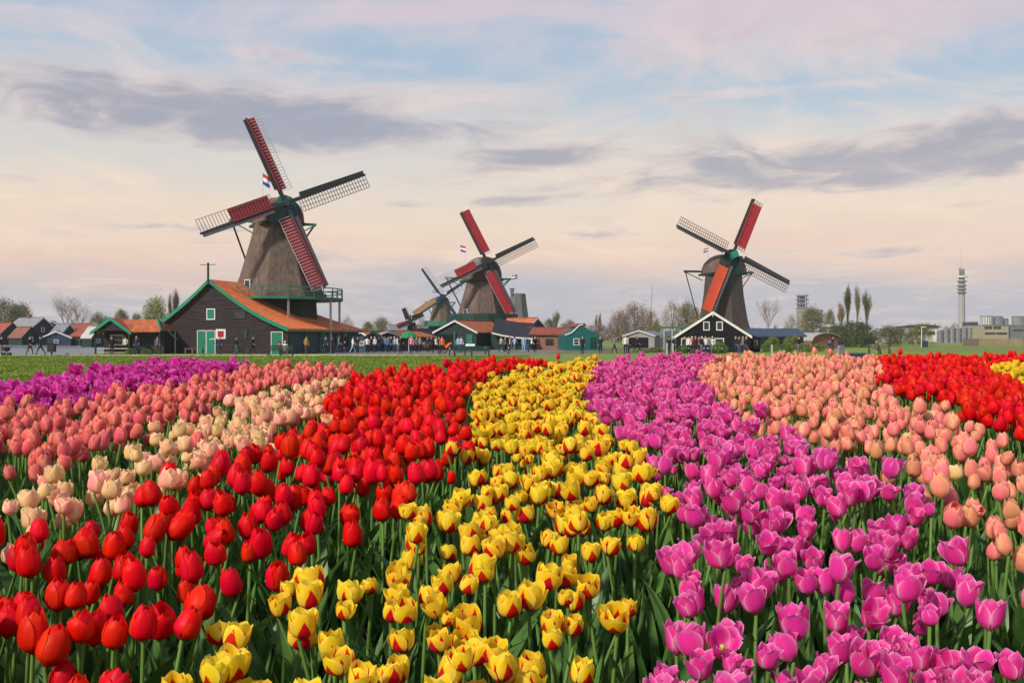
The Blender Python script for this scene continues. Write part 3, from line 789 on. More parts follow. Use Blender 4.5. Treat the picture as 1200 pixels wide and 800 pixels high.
# ================================================================ HOUSES
def window(parent, x, z, w, h, y=-.02, frame="white_paint", pane="glass_dark", cross=True, ny=-1, fw=.10):
    """A window on a wall that faces local -y: four-sided frame proud of the wall, pane set back, one glazing bar."""
    f = MB()
    for sx in (-1, 1):
        f.box((x + sx * (w / 2 - fw / 2), y - .03, z), (fw, .10, h))
    for sz in (-1, 1):
        f.box((x, y - .03, z + sz * (h / 2 - fw / 2)), (w - 2 * fw, .10, fw))
    if cross:
        f.box((x, y - .025, z), (w - 2 * fw, .05, fw * .5))
    o = f.build("window", frame, parent)
    MB().box((x, y - .005, z), (w - 2 * fw, .02, h - 2 * fw)).build("pane", pane, o)
    return o
def door(parent, x, w, h, y=-.02, leaf="door_green", frame="white_paint", z0=0.0):
    f = MB()
    for sx in (-1, 1):
        f.box((x + sx * (w / 2 + .05), y - .03, z0 + h / 2 + .05), (.10, .12, h + .1))
    f.box((x, y - .03, z0 + h + .06), (w, .12, .10))
    d = MB().box((x, y - .02, z0 + h / 2), (w - .02, .06, h)).build("door", leaf, parent)
    f.build("door_frame", frame, d)
    MB().box((x + w * .38, y - .075, z0 + h * .5), (.05, .05, .16)).build("handle", "black_metal", d)
    return d
def cladding(parent, outline, board, mat_name, y=0.0, name="cladding"):
    """Lapped horizontal boards filling a gable outline (list of (x, z)), facing local -y."""
    mb = MB()
    z0, z1 = min(p[1] for p in outline), max(p[1] for p in outline)
    def span(z):
        xs = []
        for (xa, za), (xb, zb) in zip(outline, outline[1:] + outline[:1]):
            if (za > z) != (zb > z):
                xs.append(xa + (z - za) / (zb - za) * (xb - xa))
        return (min(xs), max(xs)) if len(xs) >= 2 else None
    z = z0 + 1e-3
    while z < z1 - .05:
        zt = min(z + board, z1 - 1e-3)
        a, b = span(z), span(zt)
        if a and b:
            t = .045 + random.uniform(-.008, .012)
            mb.add([(a[0], y - t, z), (a[1], y - t, z), (b[1], y - .012, zt), (b[0], y - .012, zt), (a[0], y, z), (a[1], y, z), (b[1], y, zt), (b[0], y, zt)],
                   [(0, 1, 2, 3), (0, 4, 5, 1), (3, 2, 6, 7), (0, 3, 7, 4), (1, 5, 6, 2)])
        z = zt
    o = mb.build(name, mat_name, parent)
    o["kind"] = "stuff"
    return o
def gable_house(name, label, cat, loc, rz, W, L, eave, ridge, wall, roof, trim="white_paint", over=.25, th=.16, peak=0.0, clad=None, group=None, chimney=None, barge=.22, base_wall=True):
    """Gable to local -y, ridge along +y. peak shifts the ridge sideways; origin at the foot of the gable's middle."""
    t = thing(name, label, cat, loc, rz, group)
    x0, x1 = -W / 2, W / 2
    out = [(x0, 0), (x1, 0), (x1, eave), (peak, ridge), (x0, eave)]
    MB().prism([(x, 0, z) for x, z in out], (0, L, 0)).build("wall", wall, t)
    if clad:
        cladding(t, out, clad, wall)
    r = MB()
    for sx, xe in ((-1, x0), (1, x1)):
        sl = (ridge - eave) / abs(xe - peak)
        xo, zo = xe + sx * over, eave - over * sl
        r.prism([(peak, -over, ridge + .03), (peak, -over, ridge + .03 + th), (xo, -over, zo + .03 + th), (xo, -over, zo + .03)][::sx], (0, L + 2 * over, 0))
    ro = r.build("roof", roof, t)
    for sx, xe in ((-1, x0), (1, x1)):
        sl = (ridge - eave) / abs(xe - peak)
        xo, zo = xe + sx * (over + .02), eave - (over + .02) * sl
        b = MB()
        b.prism([(peak, -over - .06, ridge + .05 + th), (peak, -over - .06, ridge + .05 + th - barge * 1.2), (xo, -over - .06, zo + .05 + th - barge * 1.2), (xo, -over - .06, zo + .05 + th)][::sx], (0, .055, 0))
        b.build("bargeboard", trim, t)
    MB().box((peak, L / 2, ridge + th + .05), (.24, L + 2 * over - .1, .10)).build("ridge_cap", roof, ro)
    if chimney:
        cx, cy, ch = chimney
        m = MB().box((cx, cy, ridge + ch / 2 - .3), (.6, .6, ch + .6)); m.box((cx, cy, ridge + ch + .05), (.7, .7, .1))
        m.build("chimney", "brick", ro)
    return t

# ---- the barn under the large mill
BA = R(-15)
barn_loc = (X_at(340, 100) - 9 * math.cos(BA), 100 - 9 * math.sin(BA), 0)
barn = thing("mill_barn", "large dark brown boarded barn with green bargeboards and sweeping orange tiled roof", "barn", barn_loc, BA)
def sweep(x):           # roof line of the broad slope, slightly hollow
    t = x / 9.0
    return 7.4 - (7.4 - 2.35) * (t + .10 * math.sin(math.pi * t))
BL = 18.0
right_line = [(x, sweep(x)) for x in np.linspace(0, 9, 10)]
left_line = [(-5.7 * k, 7.4 - 4.35 * (k + .05 * math.sin(math.pi * k))) for k in np.linspace(0, 1, 6)]
outline = [(-5.5, 0)] + [(8.6, 0)] + [(x - .15, z - .05) for x, z in right_line[::-1]] + [(x + .1, z - .05) for x, z in left_line[1:]]
MB().prism([(x, 0.06, z) for x, z in outline], (0, .3, 0)).build("wall", "brown_timber", barn)
cladding(barn, outline, .27, "brown_timber", .06)
m = MB(); m.box((8.5, 9.0, 1.15), (.2, 17.8, 2.3)); m.box((-5.4, 8.2, 1.45), (.2, 16.2, 2.9)); m.box((1.5, 17.5, 1.15), (14, .2, 2.3))
m.build("side_wall", "blue_green_boards", barn)
# broad slope: ridge from y=0 to 7, then a hip down to the far corner
def slope_row(x):
    y_end = 7.0 + (BL - 7.0) * (x / 9.0) ** .85
    return y_end
rings = []
for x, z in right_line:
    rings.append([(x, -.35, z + .05), (x, slope_row(x), z + .05), (x, slope_row(x), z + .22), (x, -.35, z + .22)])
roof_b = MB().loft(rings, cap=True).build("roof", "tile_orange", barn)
rings = []
for x, z in left_line:
    ye = 7.0 + 9.0 * (-x / 5.7)
    rings.append([(x, -.35, z + .05), (x, -.35, z + .22), (x, ye, z + .22), (x, ye, z + .05)])
MB().loft(rings, cap=True).build("roof", "tile_orange", barn)
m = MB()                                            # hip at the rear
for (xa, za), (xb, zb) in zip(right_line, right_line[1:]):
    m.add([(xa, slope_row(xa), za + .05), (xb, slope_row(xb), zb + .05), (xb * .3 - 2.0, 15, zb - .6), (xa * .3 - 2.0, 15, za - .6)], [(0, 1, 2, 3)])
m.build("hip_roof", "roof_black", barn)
for line, sgn in ((right_line, 1), (left_line, -1)):
    m = MB()
    for (xa, za), (xb, zb) in zip(line, line[1:]):
        m.prism([(xa, -.45, za + .28), (xb, -.45, zb + .28), (xb, -.45, zb - .12), (xa, -.45, za - .12)][::-sgn], (0, .09, 0))
    m.build("bargeboard", "green_paint", barn)
m = MB()
for (xa, za), (xb, zb) in zip(right_line, right_line[1:]):
    m.beam((xa, slope_row(xa), za + .24), (xb, slope_row(xb), zb + .24), .20, .10)
m.build("hip_trim", "lattice_pale", barn)
m = MB(); m.beam((0, -.45, 7.1), (0, -.45, 9.3), .16); m.beam((-.9, -.45, 9.1), (.9, -.45, 9.1), .06); m.build("gable_spike", "dark_green", barn)
MB().beam((9.05, -.3, 2.32), (9.05, BL, 2.32), .12, .16).build("gutter", "stage_green", barn)
window(barn, .05, 4.05, 1.0, 1.15, .02, pane="door_green", cross=False)
window(barn, 3.3, 3.95, 1.5, .8, .02, frame="tar_timber", pane="glass_dark")
window(barn, 3.9, 2.0, .7, 1.0, .02, frame="dark_green", pane="glass_dark")
door(barn, -1.0, .9, 2.3, .03, frame="lattice_pale"); door(barn, .05, .9, 2.3, .03, frame="lattice_pale"); door(barn, 7.55, 1.15, 2.15, .03, frame="lattice_pale"); door(barn, -4.6, .8, 2.4, .03, leaf="dark_green")
for k, yy in enumerate((4.0, 7.5, 9.3, 11.5, 13.2, 15.0)):       # posts and openings along the shaded side
    MB().box((8.68, yy, 1.15), (.16, .16, 2.3)).build("post", "stage_green", barn)
for yy in (8.4, 12.3, 14.1):
    MB().box((8.63, yy, 1.35), (.06, .9, 1.7)).build("window", "glass_dark", barn)

# ================================================================ WINDMILLS
def octa(z, r, ph=0.5):
    return [(r * math.cos(math.pi / 4 * (k + ph)), r * math.sin(math.pi / 4 * (k + ph)), z) for k in range(8)]
def windmill(name, label, X, Y, yaw, prof_, base, stage, cap, hub, sail, cloths, mats, tail=True, z0=0.0, body_turn=0.0, windows=True, skip=None, stage_posts=True):
    """Smock mill facing local -y after turning by yaw. prof_ = [(z, r)] of the thatched body; base = (r_bottom, r_top, height);
    stage = (radius, z, boarded); cap = (half width, z, height, rear, front); hub = (z, forward); sail = (length, angle of first sail, width)."""
    t = thing(name, label, "windmill", (X, Y, z0), yaw)
    BT = body_turn - yaw
    rot = Matrix.Rotation(BT, 3, 'Z')
    def tr(ps): return [rot @ Vector(p) for p in ps]
    zb, rb = prof_[0]
    if base:
        MB().loft([tr(octa(0, base[0])), tr(octa(base[2], base[1]))], cap=True).build("base", mats.get("base", "wall_green"), t)
    b = MB().loft([tr(octa(z, r)) for z, r in prof_], cap=True).build("body", mats["body"], t)
    sk = MB().loft([tr(octa(zb + .02, rb + .10)), tr(octa(zb + .55, rb + .03))], cap=False); sk.build("skirt", mats.get("skirt", mats["body"]), b)
    if windows:
        for ang, zz in ((-.70, .10), (-.30, .08), (-.75, .42)):
            zc = zb + (prof_[-1][0] - zb) * zz + .7
            rr = np.interp(zc, [p[0] for p in prof_], [p[1] for p in prof_]) * .93
            d = rot @ Vector((math.cos(math.pi * ang), math.sin(math.pi * ang), 0))
            q = d.to_track_quat('X', 'Z').to_matrix()
            w = MB().box(d * (rr + .06) + Vector((0, 0, zc)), (.16, .85, 1.15), q).build("window", "white_paint", t)
            MB().box(d * (rr + .12) + Vector((0, 0, zc)), (.10, .65, .95), q).build("pane", "glass_dark", w)
    if stage:
        sr, sz, boarded = stage
        segs = [k for k in range(16) if not (skip and skip(BT + 2 * math.pi * (k + .5) / 16 + yaw))]
        P_ = lambda k, r, z: rot @ Vector((r * math.cos(2 * math.pi * k / 16), r * math.sin(2 * math.pi * k / 16), z))
        dk, rl, bd = MB(), MB(), MB()
        for k in segs:
            inner = rb - .5
            dk.add([P_(k, inner, sz), P_(k + 1, inner, sz), P_(k + 1, sr, sz), P_(k, sr, sz), P_(k, inner, sz - .28), P_(k + 1, inner, sz - .28), P_(k + 1, sr, sz - .28), P_(k, sr, sz - .28)],
                   [(3, 2, 1, 0), (4, 5, 6, 7), (2, 3, 7, 6), (0, 1, 5, 4), (1, 2, 6, 5), (3, 0, 4, 7)])
        d_o = dk.build("stage", mats.get("stage", "stage_green"), t)
        for k in segs:
            a, c = P_(k, sr - .08, sz), P_(k + 1, sr - .08, sz)
            up = Vector((0, 0, 1))
            for hh in ((1.0, .55) if not boarded else (1.0,)):
                rl.beam(a + up * hh, c + up * hh, .09, .11)
            if boarded:
                bd.beam(a + up * .48, c + up * .48, .05, .86)
            rl.beam(a, a + up * 1.0, .10); rl.beam((a + c) / 2, (a + c) / 2 + up * 1.0, .08)
        rl.build("railing", mats.get("rail", "stage_green"), d_o)
        if boarded:
            bd.build("railing_boards", mats.get("rail", "stage_green"), d_o)
        if stage_posts:
            for k in segs[::2] + [segs[-1] + 1]:
                a = P_(k, sr - .35, sz - .28)
                MB().beam((a.x, a.y, 0), a, .20).build("stage_post", mats.get("post", "stage_green"), t)
    # cap: arched sections from front to rear
    cw, cz, chh, rear, front = cap
    rings = []
    for yy, wf, hf in ((-front - .25, .80, .84), (-front, .90, .90), (-front * .4, 1.0, 1.0), (rear * .25, 1.0, .98), (rear * .6, .92, .86), (rear * .88, .70, .62), (rear, .40, .30)):
        ring = []
        for a in np.linspace(0, math.pi, 11):
            ca, sa = math.cos(a), math.sin(a)
            ring.append((cw * wf * (abs(ca) ** .8) * (1 if ca > 0 else -1), yy, cz + chh * hf * sa ** .9))
        rings.append(ring)
    MB().loft(rings, closed=False, cap=True).build("cap", mats.get("cap", "cap_thatch"), t, smooth=False)
    m = MB(); m.box((0, (rear - front) / 2 * .5, cz - .12), (cw * 1.95, (rear + front) * .86, .30)); m.build("cap_frame", mats.get("capframe", "dark_green"), t)
    hz, hf = hub
    fb = MB(); fb.prism([(-cw * .70, -front - .30, cz - .25), (cw * .70, -front - .30, cz - .25), (cw * .62, -front - .30, hz - .05), (-cw * .62, -front - .30, hz - .05)], (0, -.12, 0))
    fb.build("front_board", mats.get("front", "green_paint"), t)
    fb = MB(); fb.prism([(-cw * .42, -front - .32, hz - .03), (cw * .42, -front - .32, hz - .03), (cw * .30, -front - .32, hz + .75), (0, -front - .32, hz + .98), (-cw * .30, -front - .32, hz + .75)], (0, -.14, 0))
    fb.build("crest_board", mats.get("crest", mats.get("front", "green_paint")), t)
    # wind shaft and sails on an axle that rises towards the front
    tilt = R(9)
    cb = mats.get("behind", False)
    S = Matrix.Rotation(-tilt, 3, 'X')          # sail plane, local x right, z up, -y towards the front
    hubp = Vector((0, -hf, hz))
    ax = S @ Vector((0, -1, 0))
    MB().tube([hubp - ax * (hf + 1.2), hubp - ax * .3, hubp + ax * .45], [.34, .40, .36], 10).build("wind_shaft", mats.get("hub", "stock_dark"), t)
    Ls, a0, Ws = sail
    for k in range(4):
        th = R(a0) - k * math.pi / 2
        d = S @ Vector((math.cos(th), 0, math.sin(th)))
        c = S @ Vector((math.sin(th), 0, -math.cos(th)))
        off = ax * (.22 if k % 2 else -.10)
        o_ = hubp + off
        cl = cloths[k]
        sm = mats.get("stock%d" % k, mats.get("stock", "stock_dark"))
        s_o = MB().beam(o_, o_ + d * Ls, .42, .34, up=ax, w2=.22, h2=.18).build("sail", sm, t)
        bw = MB(); st_, en_ = Ls * .17, Ls * .985                 # wind board on the leading edge
        q = [o_ + d * st_ - c * .12 + ax * .02, o_ + d * en_ - c * .10 + ax * .02, o_ + d * en_ - c * .50 + ax * .16, o_ + d * st_ - c * .62 + ax * .24]
        bw.prism(q, ax * .04); bw.build("wind_board", mats.get("board", "sail_board"), s_o)
        lt = MB(); l0, l1 = Ls * .14, Ls * .985
        nb_ = mats.get('bars', 24); bt = mats.get('bar', .06 if not (cb and cl) else .05)
        def at_s(f, w): return o_ + d * (l0 + (l1 - l0) * f) + c * w + ax * (.05 - .13 * (w / Ws) * (1 - f))
        for j in range(nb_ + 1):
            f = j / nb_
            lt.beam(at_s(f, -.05), at_s(f, Ws), bt, .05, up=ax)
        for w in ((.36, .68, 1.0) if not (cb and cl) else (1.0,)):
            lt.beam(at_s(0, Ws * w), at_s(1, Ws * w), bt, .05, up=ax)
        lt.build("lattice", mats.get("lat%d" % k, mats.get("lat", "lattice_pale")), s_o)
        if cl:
            f0, f1, w0, w1, cm = cl
            rings = []
            for f in np.linspace(f0, f1, 9):
                rings.append([at_s(f, Ws * (w0 + (w1 - w0) * g_)) + ax * ((-.13 if cb else .12) - .03 * math.sin(math.pi * g_) + .012 * math.sin(f * 40)) for g_ in np.linspace(0, 1, 4)])
            cm_o = MB().loft(rings, closed=False)
            cm_o.build("sail_cloth", cm, s_o, smooth=True)
            rl = MB().tube([at_s(f, -.0) + ax * .14 for f in np.linspace(f0, f1, 5)], [.09] * 5, 6); rl.build("cloth_roll", cm, s_o)
    if mats.get("poll"):
        MB().box(hubp + ax * .25, (.95, 1.0, .95), S @ Matrix.Rotation(R(a0), 3, 'Y')).build("poll_end", mats["poll"], t)
    if tail:
        tz = (stage[1] if stage else 1.0) + .7
        yb = rear * .45
        sl = cw * 1.95
        tb = MB().beam((-sl, yb, cz + .35), (sl, yb, cz + .35), .26, .30).build("tail_beam", mats.get("tail", "stage_green"), t)
        for sx in (-1, 1):
            MB().beam((sx * sl * .96, yb, cz + .3), (sx * .55, rear + 2.6, tz), mats.get('brace_w', .15)).build("tail_brace", mats.get("brace", "stock_dark"), t)
            MB().beam((sx * sl * .95, yb, cz + .2), (sx * cw * .95, yb - .2, cz - 1.0), .12).build("tail_strut", mats.get("tail", "stage_green"), tb)
        MB().beam((0, rear * .8, cz + .9), (0, rear + 2.8, tz - .4), .30).build("tail_pole", mats.get("brace", "stock_dark"), t)
    return t

# the large mill standing in the barn
YM = 112.0
def over_ridge(a):
    a = (a + math.pi) % (2 * math.pi) - math.pi
    return a > 2.9 or a < -2.0
windmill("windmill", "largest thatched windmill with red sail cloths, rising through the orange barn roof", X_at(326, YM), YM, R(29),
         [(6.0, 5.4), (6.8, 5.05), (8.5, 4.35), (10.8, 3.65), (13.0, 3.0), (14.6, 2.65)], (4.6, 4.3, 6.0), (7.3, 6.05, False), (2.55, 14.4, 2.9, 3.9, 2.4), (16.35, 3.1), (10.15, 113, 1.5),
         [(.02, 1.0, .02, .62, "canvas_red"), None, (.02, .98, .02, 1.0, "canvas_red"), (.02, .58, 0, 1.0, "canvas_red")],
         dict(behind=True, body="thatch", base="wall_green", cap="cap_thatch", front="stock_blue", crest="green_paint", stock="stock_dark", stock0="stock_dark", stock2="stock_blue", lat3="lattice_dark", lat1="lattice_dark", hub="stock_blue", tail="green_paint", post="lattice_pale"),
         skip=over_ridge, body_turn=R(-68))
# the mill behind the green shed
YM2 = 165.0
windmill("windmill", "thatched windmill with a boarded green gallery behind the green-black shed", X_at(565, YM2), YM2, R(20),
         [(4.5, 4.5), (5.3, 4.2), (7.5, 3.6), (9.6, 2.95), (11.2, 2.55)], (4.3, 4.0, 4.5), (6.0, 4.5, True), (3.0, 11.2, 3.8, 4.4, 2.3), (13.9, 3.0), (9.3, 116, 1.35),
         [(.05, 1.0, .05, 1.0, "canvas_red"), None, (.04, .97, .10, 1.0, "canvas_red"), (.12, .60, .05, .9, "canvas_red")],
         dict(body="thatch", base="wall_green", cap="thatch", lat1="lattice_dark", front="thatch_dark", crest="thatch_dark", stage="dark_green", rail="dark_green", stock="stock_dark", tail="stage_green"), body_turn=R(-78))
# the mill behind the black gabled house
YM3 = 150.0
windmill("windmill", "dark thatched windmill with orange sail cloths and green hub, behind the black white-trimmed house", X_at(848, YM3), YM3, R(14),
         [(1.6, 4.6), (2.4, 4.35), (4.5, 3.75), (8.0, 3.15), (11.3, 2.85)], (4.4, 4.3, 1.6), None, (2.95, 11.3, 2.9, 3.5, 2.2), (13.8, 3.0), (9.75, 64, 1.5),
         [(.05, .93, .02, 1.0, "canvas_red"), None, (.10, 1.0, .05, 1.0, "canvas_orange"), None],
         dict(body="thatch_dark", cap="thatch", front="dark_green", stock="stock_dark", lat="lattice_dark", hub="green_paint", poll="green_paint", tail="dark_green", base="wall_black", brace_w=.11), body_turn=R(-60))
# the farther mill with tan cloth
YM4 = 260.0
windmill("windmill", "small far windmill with a tan sail cloth, beside the gallery mill", X_at(517, YM4), YM4, R(14),
         [(5.0, 3.5), (6.5, 3.0), (8.5, 2.5), (10.6, 2.1)], (3.6, 3.4, 5.0), (4.6, 5.0, True), (2.1, 10.6, 2.0, 2.6, 1.7), (12.1, 2.3), (9.2, 124, 1.3),
         [None, None, None, (.10, .98, .05, 1.0, "canvas_tan")],
         dict(body="thatch", base="wall_green", cap="wall_blue", front="wall_blue", stage="stage_green", rail="stage_green", stock="stock_dark", board="stock_blue", lat="lattice_dark", bars=7, bar=.035), body_turn=R(-70), stage_posts=False, windows=False)
# the little mill
YM5 = 150.0
windmill("windmill", "tiny dark windmill with a red-tipped sail among the low roofs", X_at(480.5, YM5), YM5, R(10),
         [(.6, .62), (1.6, .45), (2.6, .34)], (.62, .62, .6), None, (.38, 2.6, .5, .55, .35), (2.95, .45), (2.2, 112, .32),
         [None, None, None, (.45, 1.0, .0, 1.0, "canvas_red")],
         dict(body="wall_dark", cap="wall_dark", front="wall_dark", stock="stock_dark", base="wall_dark", board="stock_dark", lat="lattice_dark", bars=6, bar=.02), tail=False, windows=False, z0=1.2)
# mill body without sails
Yt = 205.0
tw = thing("mill_tower", "grey tapering sail-less mill body with a flat top beside the gallery mill", "mill tower", (X_at(607, Yt), Yt, 0))
MB().loft([octa(0, 3.0), octa(Z_at(375, Yt), 2.4), octa(Z_at(345, Yt), 1.65)], cap=True).build("body", "thatch_grey", tw)
MB().box((0, 0, Z_at(344.6, Yt)), (3.0, 3.0, .25)).build("roof_deck", "concrete_dark", tw)
m = MB(); m.box((-1.2, 0, Z_at(341, Yt)), (.8, .8, 1.2)); m.box((-1.2, 0, Z_at(338.5, Yt)), (1.0, 1.0, .2)); m.build("vent", "thatch_grey", tw)

def flag(label, px_, py_, Y, size, droop, pole_h, rz=0.0, group=None):
    p = at(px_, py_, Y)
    t = thing("flag", label, "flag", p, rz, group)
    MB().tube([(0, 0, -pole_h), (0, 0, .15)], [.045, .03], 6).build("flagpole", "white_paint", t)
    W, H = size[0] * .75, size[1] * .75
    for s_, mt in enumerate(("flag_red", "flag_white", "flag_blue")):
        rings = []
        for k in range(9):
            f = k / 8
            z_top = -H * s_ / 3 - droop * f * W
            rings.append([(f * W * (1 - .25 * droop), .16 * math.sin(f * 7 + s_) * f, z_top), (f * W * (1 - .25 * droop), .16 * math.sin(f * 7 + s_ + .5) * f, z_top - H / 3)])
        MB().loft(rings, closed=False).build("stripe", mt, t, smooth=True)
    return t
flag("red white and blue flag drooping above the cap of the largest mill", 308, 203, 114.5, (1.3, 1.7), .55, 4.6)
flag("small flag flying behind the cap of the gallery mill", 546, 289, 168, (1.2, 1.4), -.3, 3.0, R(160))
flag("small flag flying from the flat-topped mill tower", 600, 323, 205, (1.4, 1.1), -.25, 3.4)
flag("tiny blue-looking flag beside the far tan-clothed mill", 512, 339, 263, (1.6, .9), .2, 3.5, R(180))
flag("small blue-looking flag behind the cap of the dark mill", 830, 290, 153, (1.1, .8), .35, 3.5, R(180))

# ================================================================ OTHER BUILDINGS
# the open-fronted shop
Ys = 100.0
shop = thing("shop", "small boarded shop with open porch, green bargeboards and orange hipped roof", "shop", (X_at(131, Ys), Ys, 0), R(-6))
hw, ev, rg, LL = 1.85, 2.35, Z_at(374, Ys), 4.6
MB().prism([(-hw, 1.9, 0), (4.7, 1.9, 0), (4.7, 1.9, ev), (-hw, 1.9, ev)], (0, 3.0, 0)).build("wall", "brown_timber", shop)
cladding(shop, [(-hw, ev), (hw, ev), (0, rg - .15)], .22, "brown_timber", -.02, "gable_boards")
MB().prism([(-hw, 0, ev), (hw, 0, ev), (0, 0, rg - .12)], (0, .12, 0)).build("gable", "brown_timber", shop)
for sx in (-1, 1):
    m = MB(); m.prism([(0, -.25, rg), (0, -.25, rg + .14), (sx * (hw + .25), -.25, ev - .16), (sx * (hw + .25), -.25, ev - .30)][::sx], (0, 2.4, 0)); m.build("roof", "tile_orange_dull", shop)
    m = MB(); m.prism([(0, -.34, rg + .20), (0, -.34, rg - .12), (sx * (hw + .3), -.34, ev - .45), (sx * (hw + .3), -.34, ev - .13)][::sx], (0, .07, 0)); m.build("bargeboard", "green_paint", shop)
m = MB(); m.add([(.1, 1.6, rg), (4.0, 1.6, rg), (5.0, .2, ev - .05), (1.4, .2, ev - .05), (5.0, 5.2, ev - .05), (-1.9, 5.2, ev - .05), (-1.9, 2.0, ev - .05)], [(0, 3, 2, 1), (1, 2, 4), (0, 1, 4, 5), (0, 5, 6)])
m.add([(1.4, .2, ev - .17), (5.0, .2, ev - .17), (5.0, .2, ev - .05), (1.4, .2, ev - .05)], [(0, 1, 2, 3)]); m.build("main_roof", "tile_orange_dull", shop)
MB().beam((4.0, 1.6, rg + .05), (5.05, .2, ev), .14).build("hip_trim", "green_paint", shop)
MB().beam((4.0, 1.6, rg + .05), (5.6, 2.6, ev - .9), .14).build("hip_trim", "green_paint", shop)
for xx, yy in ((-hw + .08, .1), (hw - .08, .1), (4.8, .5)):
    MB().box((xx, yy, ev / 2), (.14, .14, ev)).build("post", "brown_timber", shop)
m = MB(); m.box((0, .1, .55), (3.3, .06, .08)); m.box((0, .1, .15), (3.3, .06, .06)); m.build("rail", "lattice_pale", shop)
door(shop, 2.8, .9, 2.0, 1.86, leaf="wall_blue"); window(shop, -.4, 1.4, 1.4, 1.1, 1.86); MB().box((3.3, 1.75, 1.2), (2.8, .2, 2.3)).build("side_wall", "tar_timber", shop)
# houses across the river
Yh = 190.0
t = gable_house("grey_house", "tall grey-roofed house with dark boarded gable across the river", "house", (X_at(50, Yh), Yh, 0), R(60), 5.6, 7.0, 3.2, Z_at(373, Yh), "wall_dark", "tile_grey", "grey_white", .3, chimney=(0, 4, .6)); window(t, 0, 3.2, .7, .9); window(t, -1.3, 1.4, .8, 1.1); window(t, 1.3, 1.4, .8, 1.1)
t = gable_house("grey_house", "smaller dark house with steep grey gable behind the tall grey-roofed house", "house", (X_at(60, 205), 205, 0), R(20), 6.0, 9, 3.4, Z_at(377, 205), "wall_dark", "tile_grey", "grey_white", .3); window(t, 0, 3.0, .8, 1.0)
t = gable_house("red_roofed_house", "low green-walled house with brown roof in front of the grey-roofed house", "house", (X_at(36, 178), 178, 0), R(64), 3.6, 3.4, 1.7, Z_at(384, 178), "wall_green", "tile_brown", "wall_green", .2); window(t, 0, 1.4, .9, .9)
t = gable_house("red_roofed_house", "dark house with red roof beside the leafy trees on the far bank", "house", (X_at(14, 188), 188, 0), R(60), 4.4, 6.5, 2.4, Z_at(379, 188), "wall_green", "tile_red", "wall_dark", .2); window(t, 0, 1.4, .9, .9)
t = gable_house("blue_house", "blue boarded house with grey roof and white gable trim across the river", "house", (X_at(81, 182), 182, 0), R(56), 3.6, 3.4, 2.2, Z_at(380, 182), "wall_blue", "tile_grey", "white_paint", .25, barge=.3); window(t, 0, 1.6, .8, 1.0); door(t, -1.1, .8, 1.9)
t = gable_house("blue_shed", "low blue shed with a white fascia beside the blue house", "shed", (X_at(66, 180), 180, 0), R(10), 5.0, 5, 1.6, 2.7, "wall_blue", "tile_grey", "white_paint", .2); window(t, 0, 1.0, .8, .7)
t = gable_house("orange_roofed_house", "long house with a plain rust-red roof across the river", "house", (X_at(108, 184), 184, 0), R(74), 6.2, 4.6, 2.0, Z_at(380, 184), "wall_green", "tile_red", "white_paint", .3); window(t, 0, 1.2, .9, .9)
t = gable_house("striped_shed", "shed with pale corrugated roof between the orange-roofed house and the shop", "shed", (X_at(115, 178), 178, 0), R(62), 3.0, 2.4, 1.7, 3.5, "wall_green", "roof_pale", "white_paint", .2); window(t, 0, 1.1, .8, .8)
m = MB(); m.beam((X_at(-60, 168), 168, .35), (X_at(96, 168), 168, .15), .5, .3); o = m.build("quay", "concrete_dark"); tag(o, "low dark quay wall along the far bank of the river", "quay")
# low roofs between the two mills
Yb = 128.0
t = gable_house("market_stall", "low grey-fronted stall with white-edged orange gable behind the crowd", "stall", (X_at(456, Yb), Yb, 0), R(-22), 4.6, 8.0, 1.7, Z_at(389.3, Yb), "wall_dark", "tile_orange_dull", "white_paint", .4); door(t, -.9, .9, 1.5); window(t, .9, 1.0, .8, .7)
t = gable_house("market_stall", "small teal-roofed kiosk beside the white-edged stall", "kiosk", (X_at(437, 124), 124, 0), R(0), 1.7, 3.0, 1.7, 2.2, "wall_blue", "umbrella_green", "stage_green", .2, barge=.3); window(t, 0, 1.0, 1.0, .6)
t = gable_house("red_roofed_house", "orange-roofed shed end beyond the large barn corner", "shed", (X_at(424, 130), 130, 0), R(-30), 3.6, 5.0, 1.3, 2.3, "wall_blue", "tile_orange_dull", "white_paint", .2); window(t, 0, .9, .9, .6)
t = gable_house("red_roofed_house", "long red-roofed house with the tiny mill in front", "house", (X_at(518, 185), 185, 0), R(-75), 6.5, 9.0, 1.9, Z_at(384.5, 185), "brick", "tile_red", "brick", .2, chimney=(0, 3, .6)); window(t, 0, 1.4, .9, .9)
t = gable_house("dark_boat_shed", "low black shed with sagging dark roof under the tiny mill", "shed", (X_at(492, 140), 140, 0), R(-35), 4.0, 9.0, 1.4, Z_at(387, 140), "wall_black", "roof_black", "wall_black", .3); door(t, 0, .9, 1.3, leaf="dark_green"); window(t, 1.3, .9, .6, .5)
t = gable_house("long_shed", "long low grey-roofed shed far behind the tiny mill", "shed", (X_at(455, 300), 300, 0), R(-70), 8, 16, 2.6, Z_at(381, 300), "concrete_dark", "tile_grey", "grey_white", .2); window(t, 0, 1.6, 1.2, 1.0)
t = thing("parasol", "green market parasol above the crowd by the white-edged stall", "parasol", (X_at(479, 118), 118, 0))
MB().tube([(0, 0, 0), (0, 0, 2.5)], [.04, .03], 8).build("pole", "white_paint", t)
cpy = MB(); cpy.lathe([(1.62, 1.10), (1.75, 1.08), (2.05, .80), (2.3, .42), (2.45, .03)], 8); cpy.build("canopy", "umbrella_green", t)
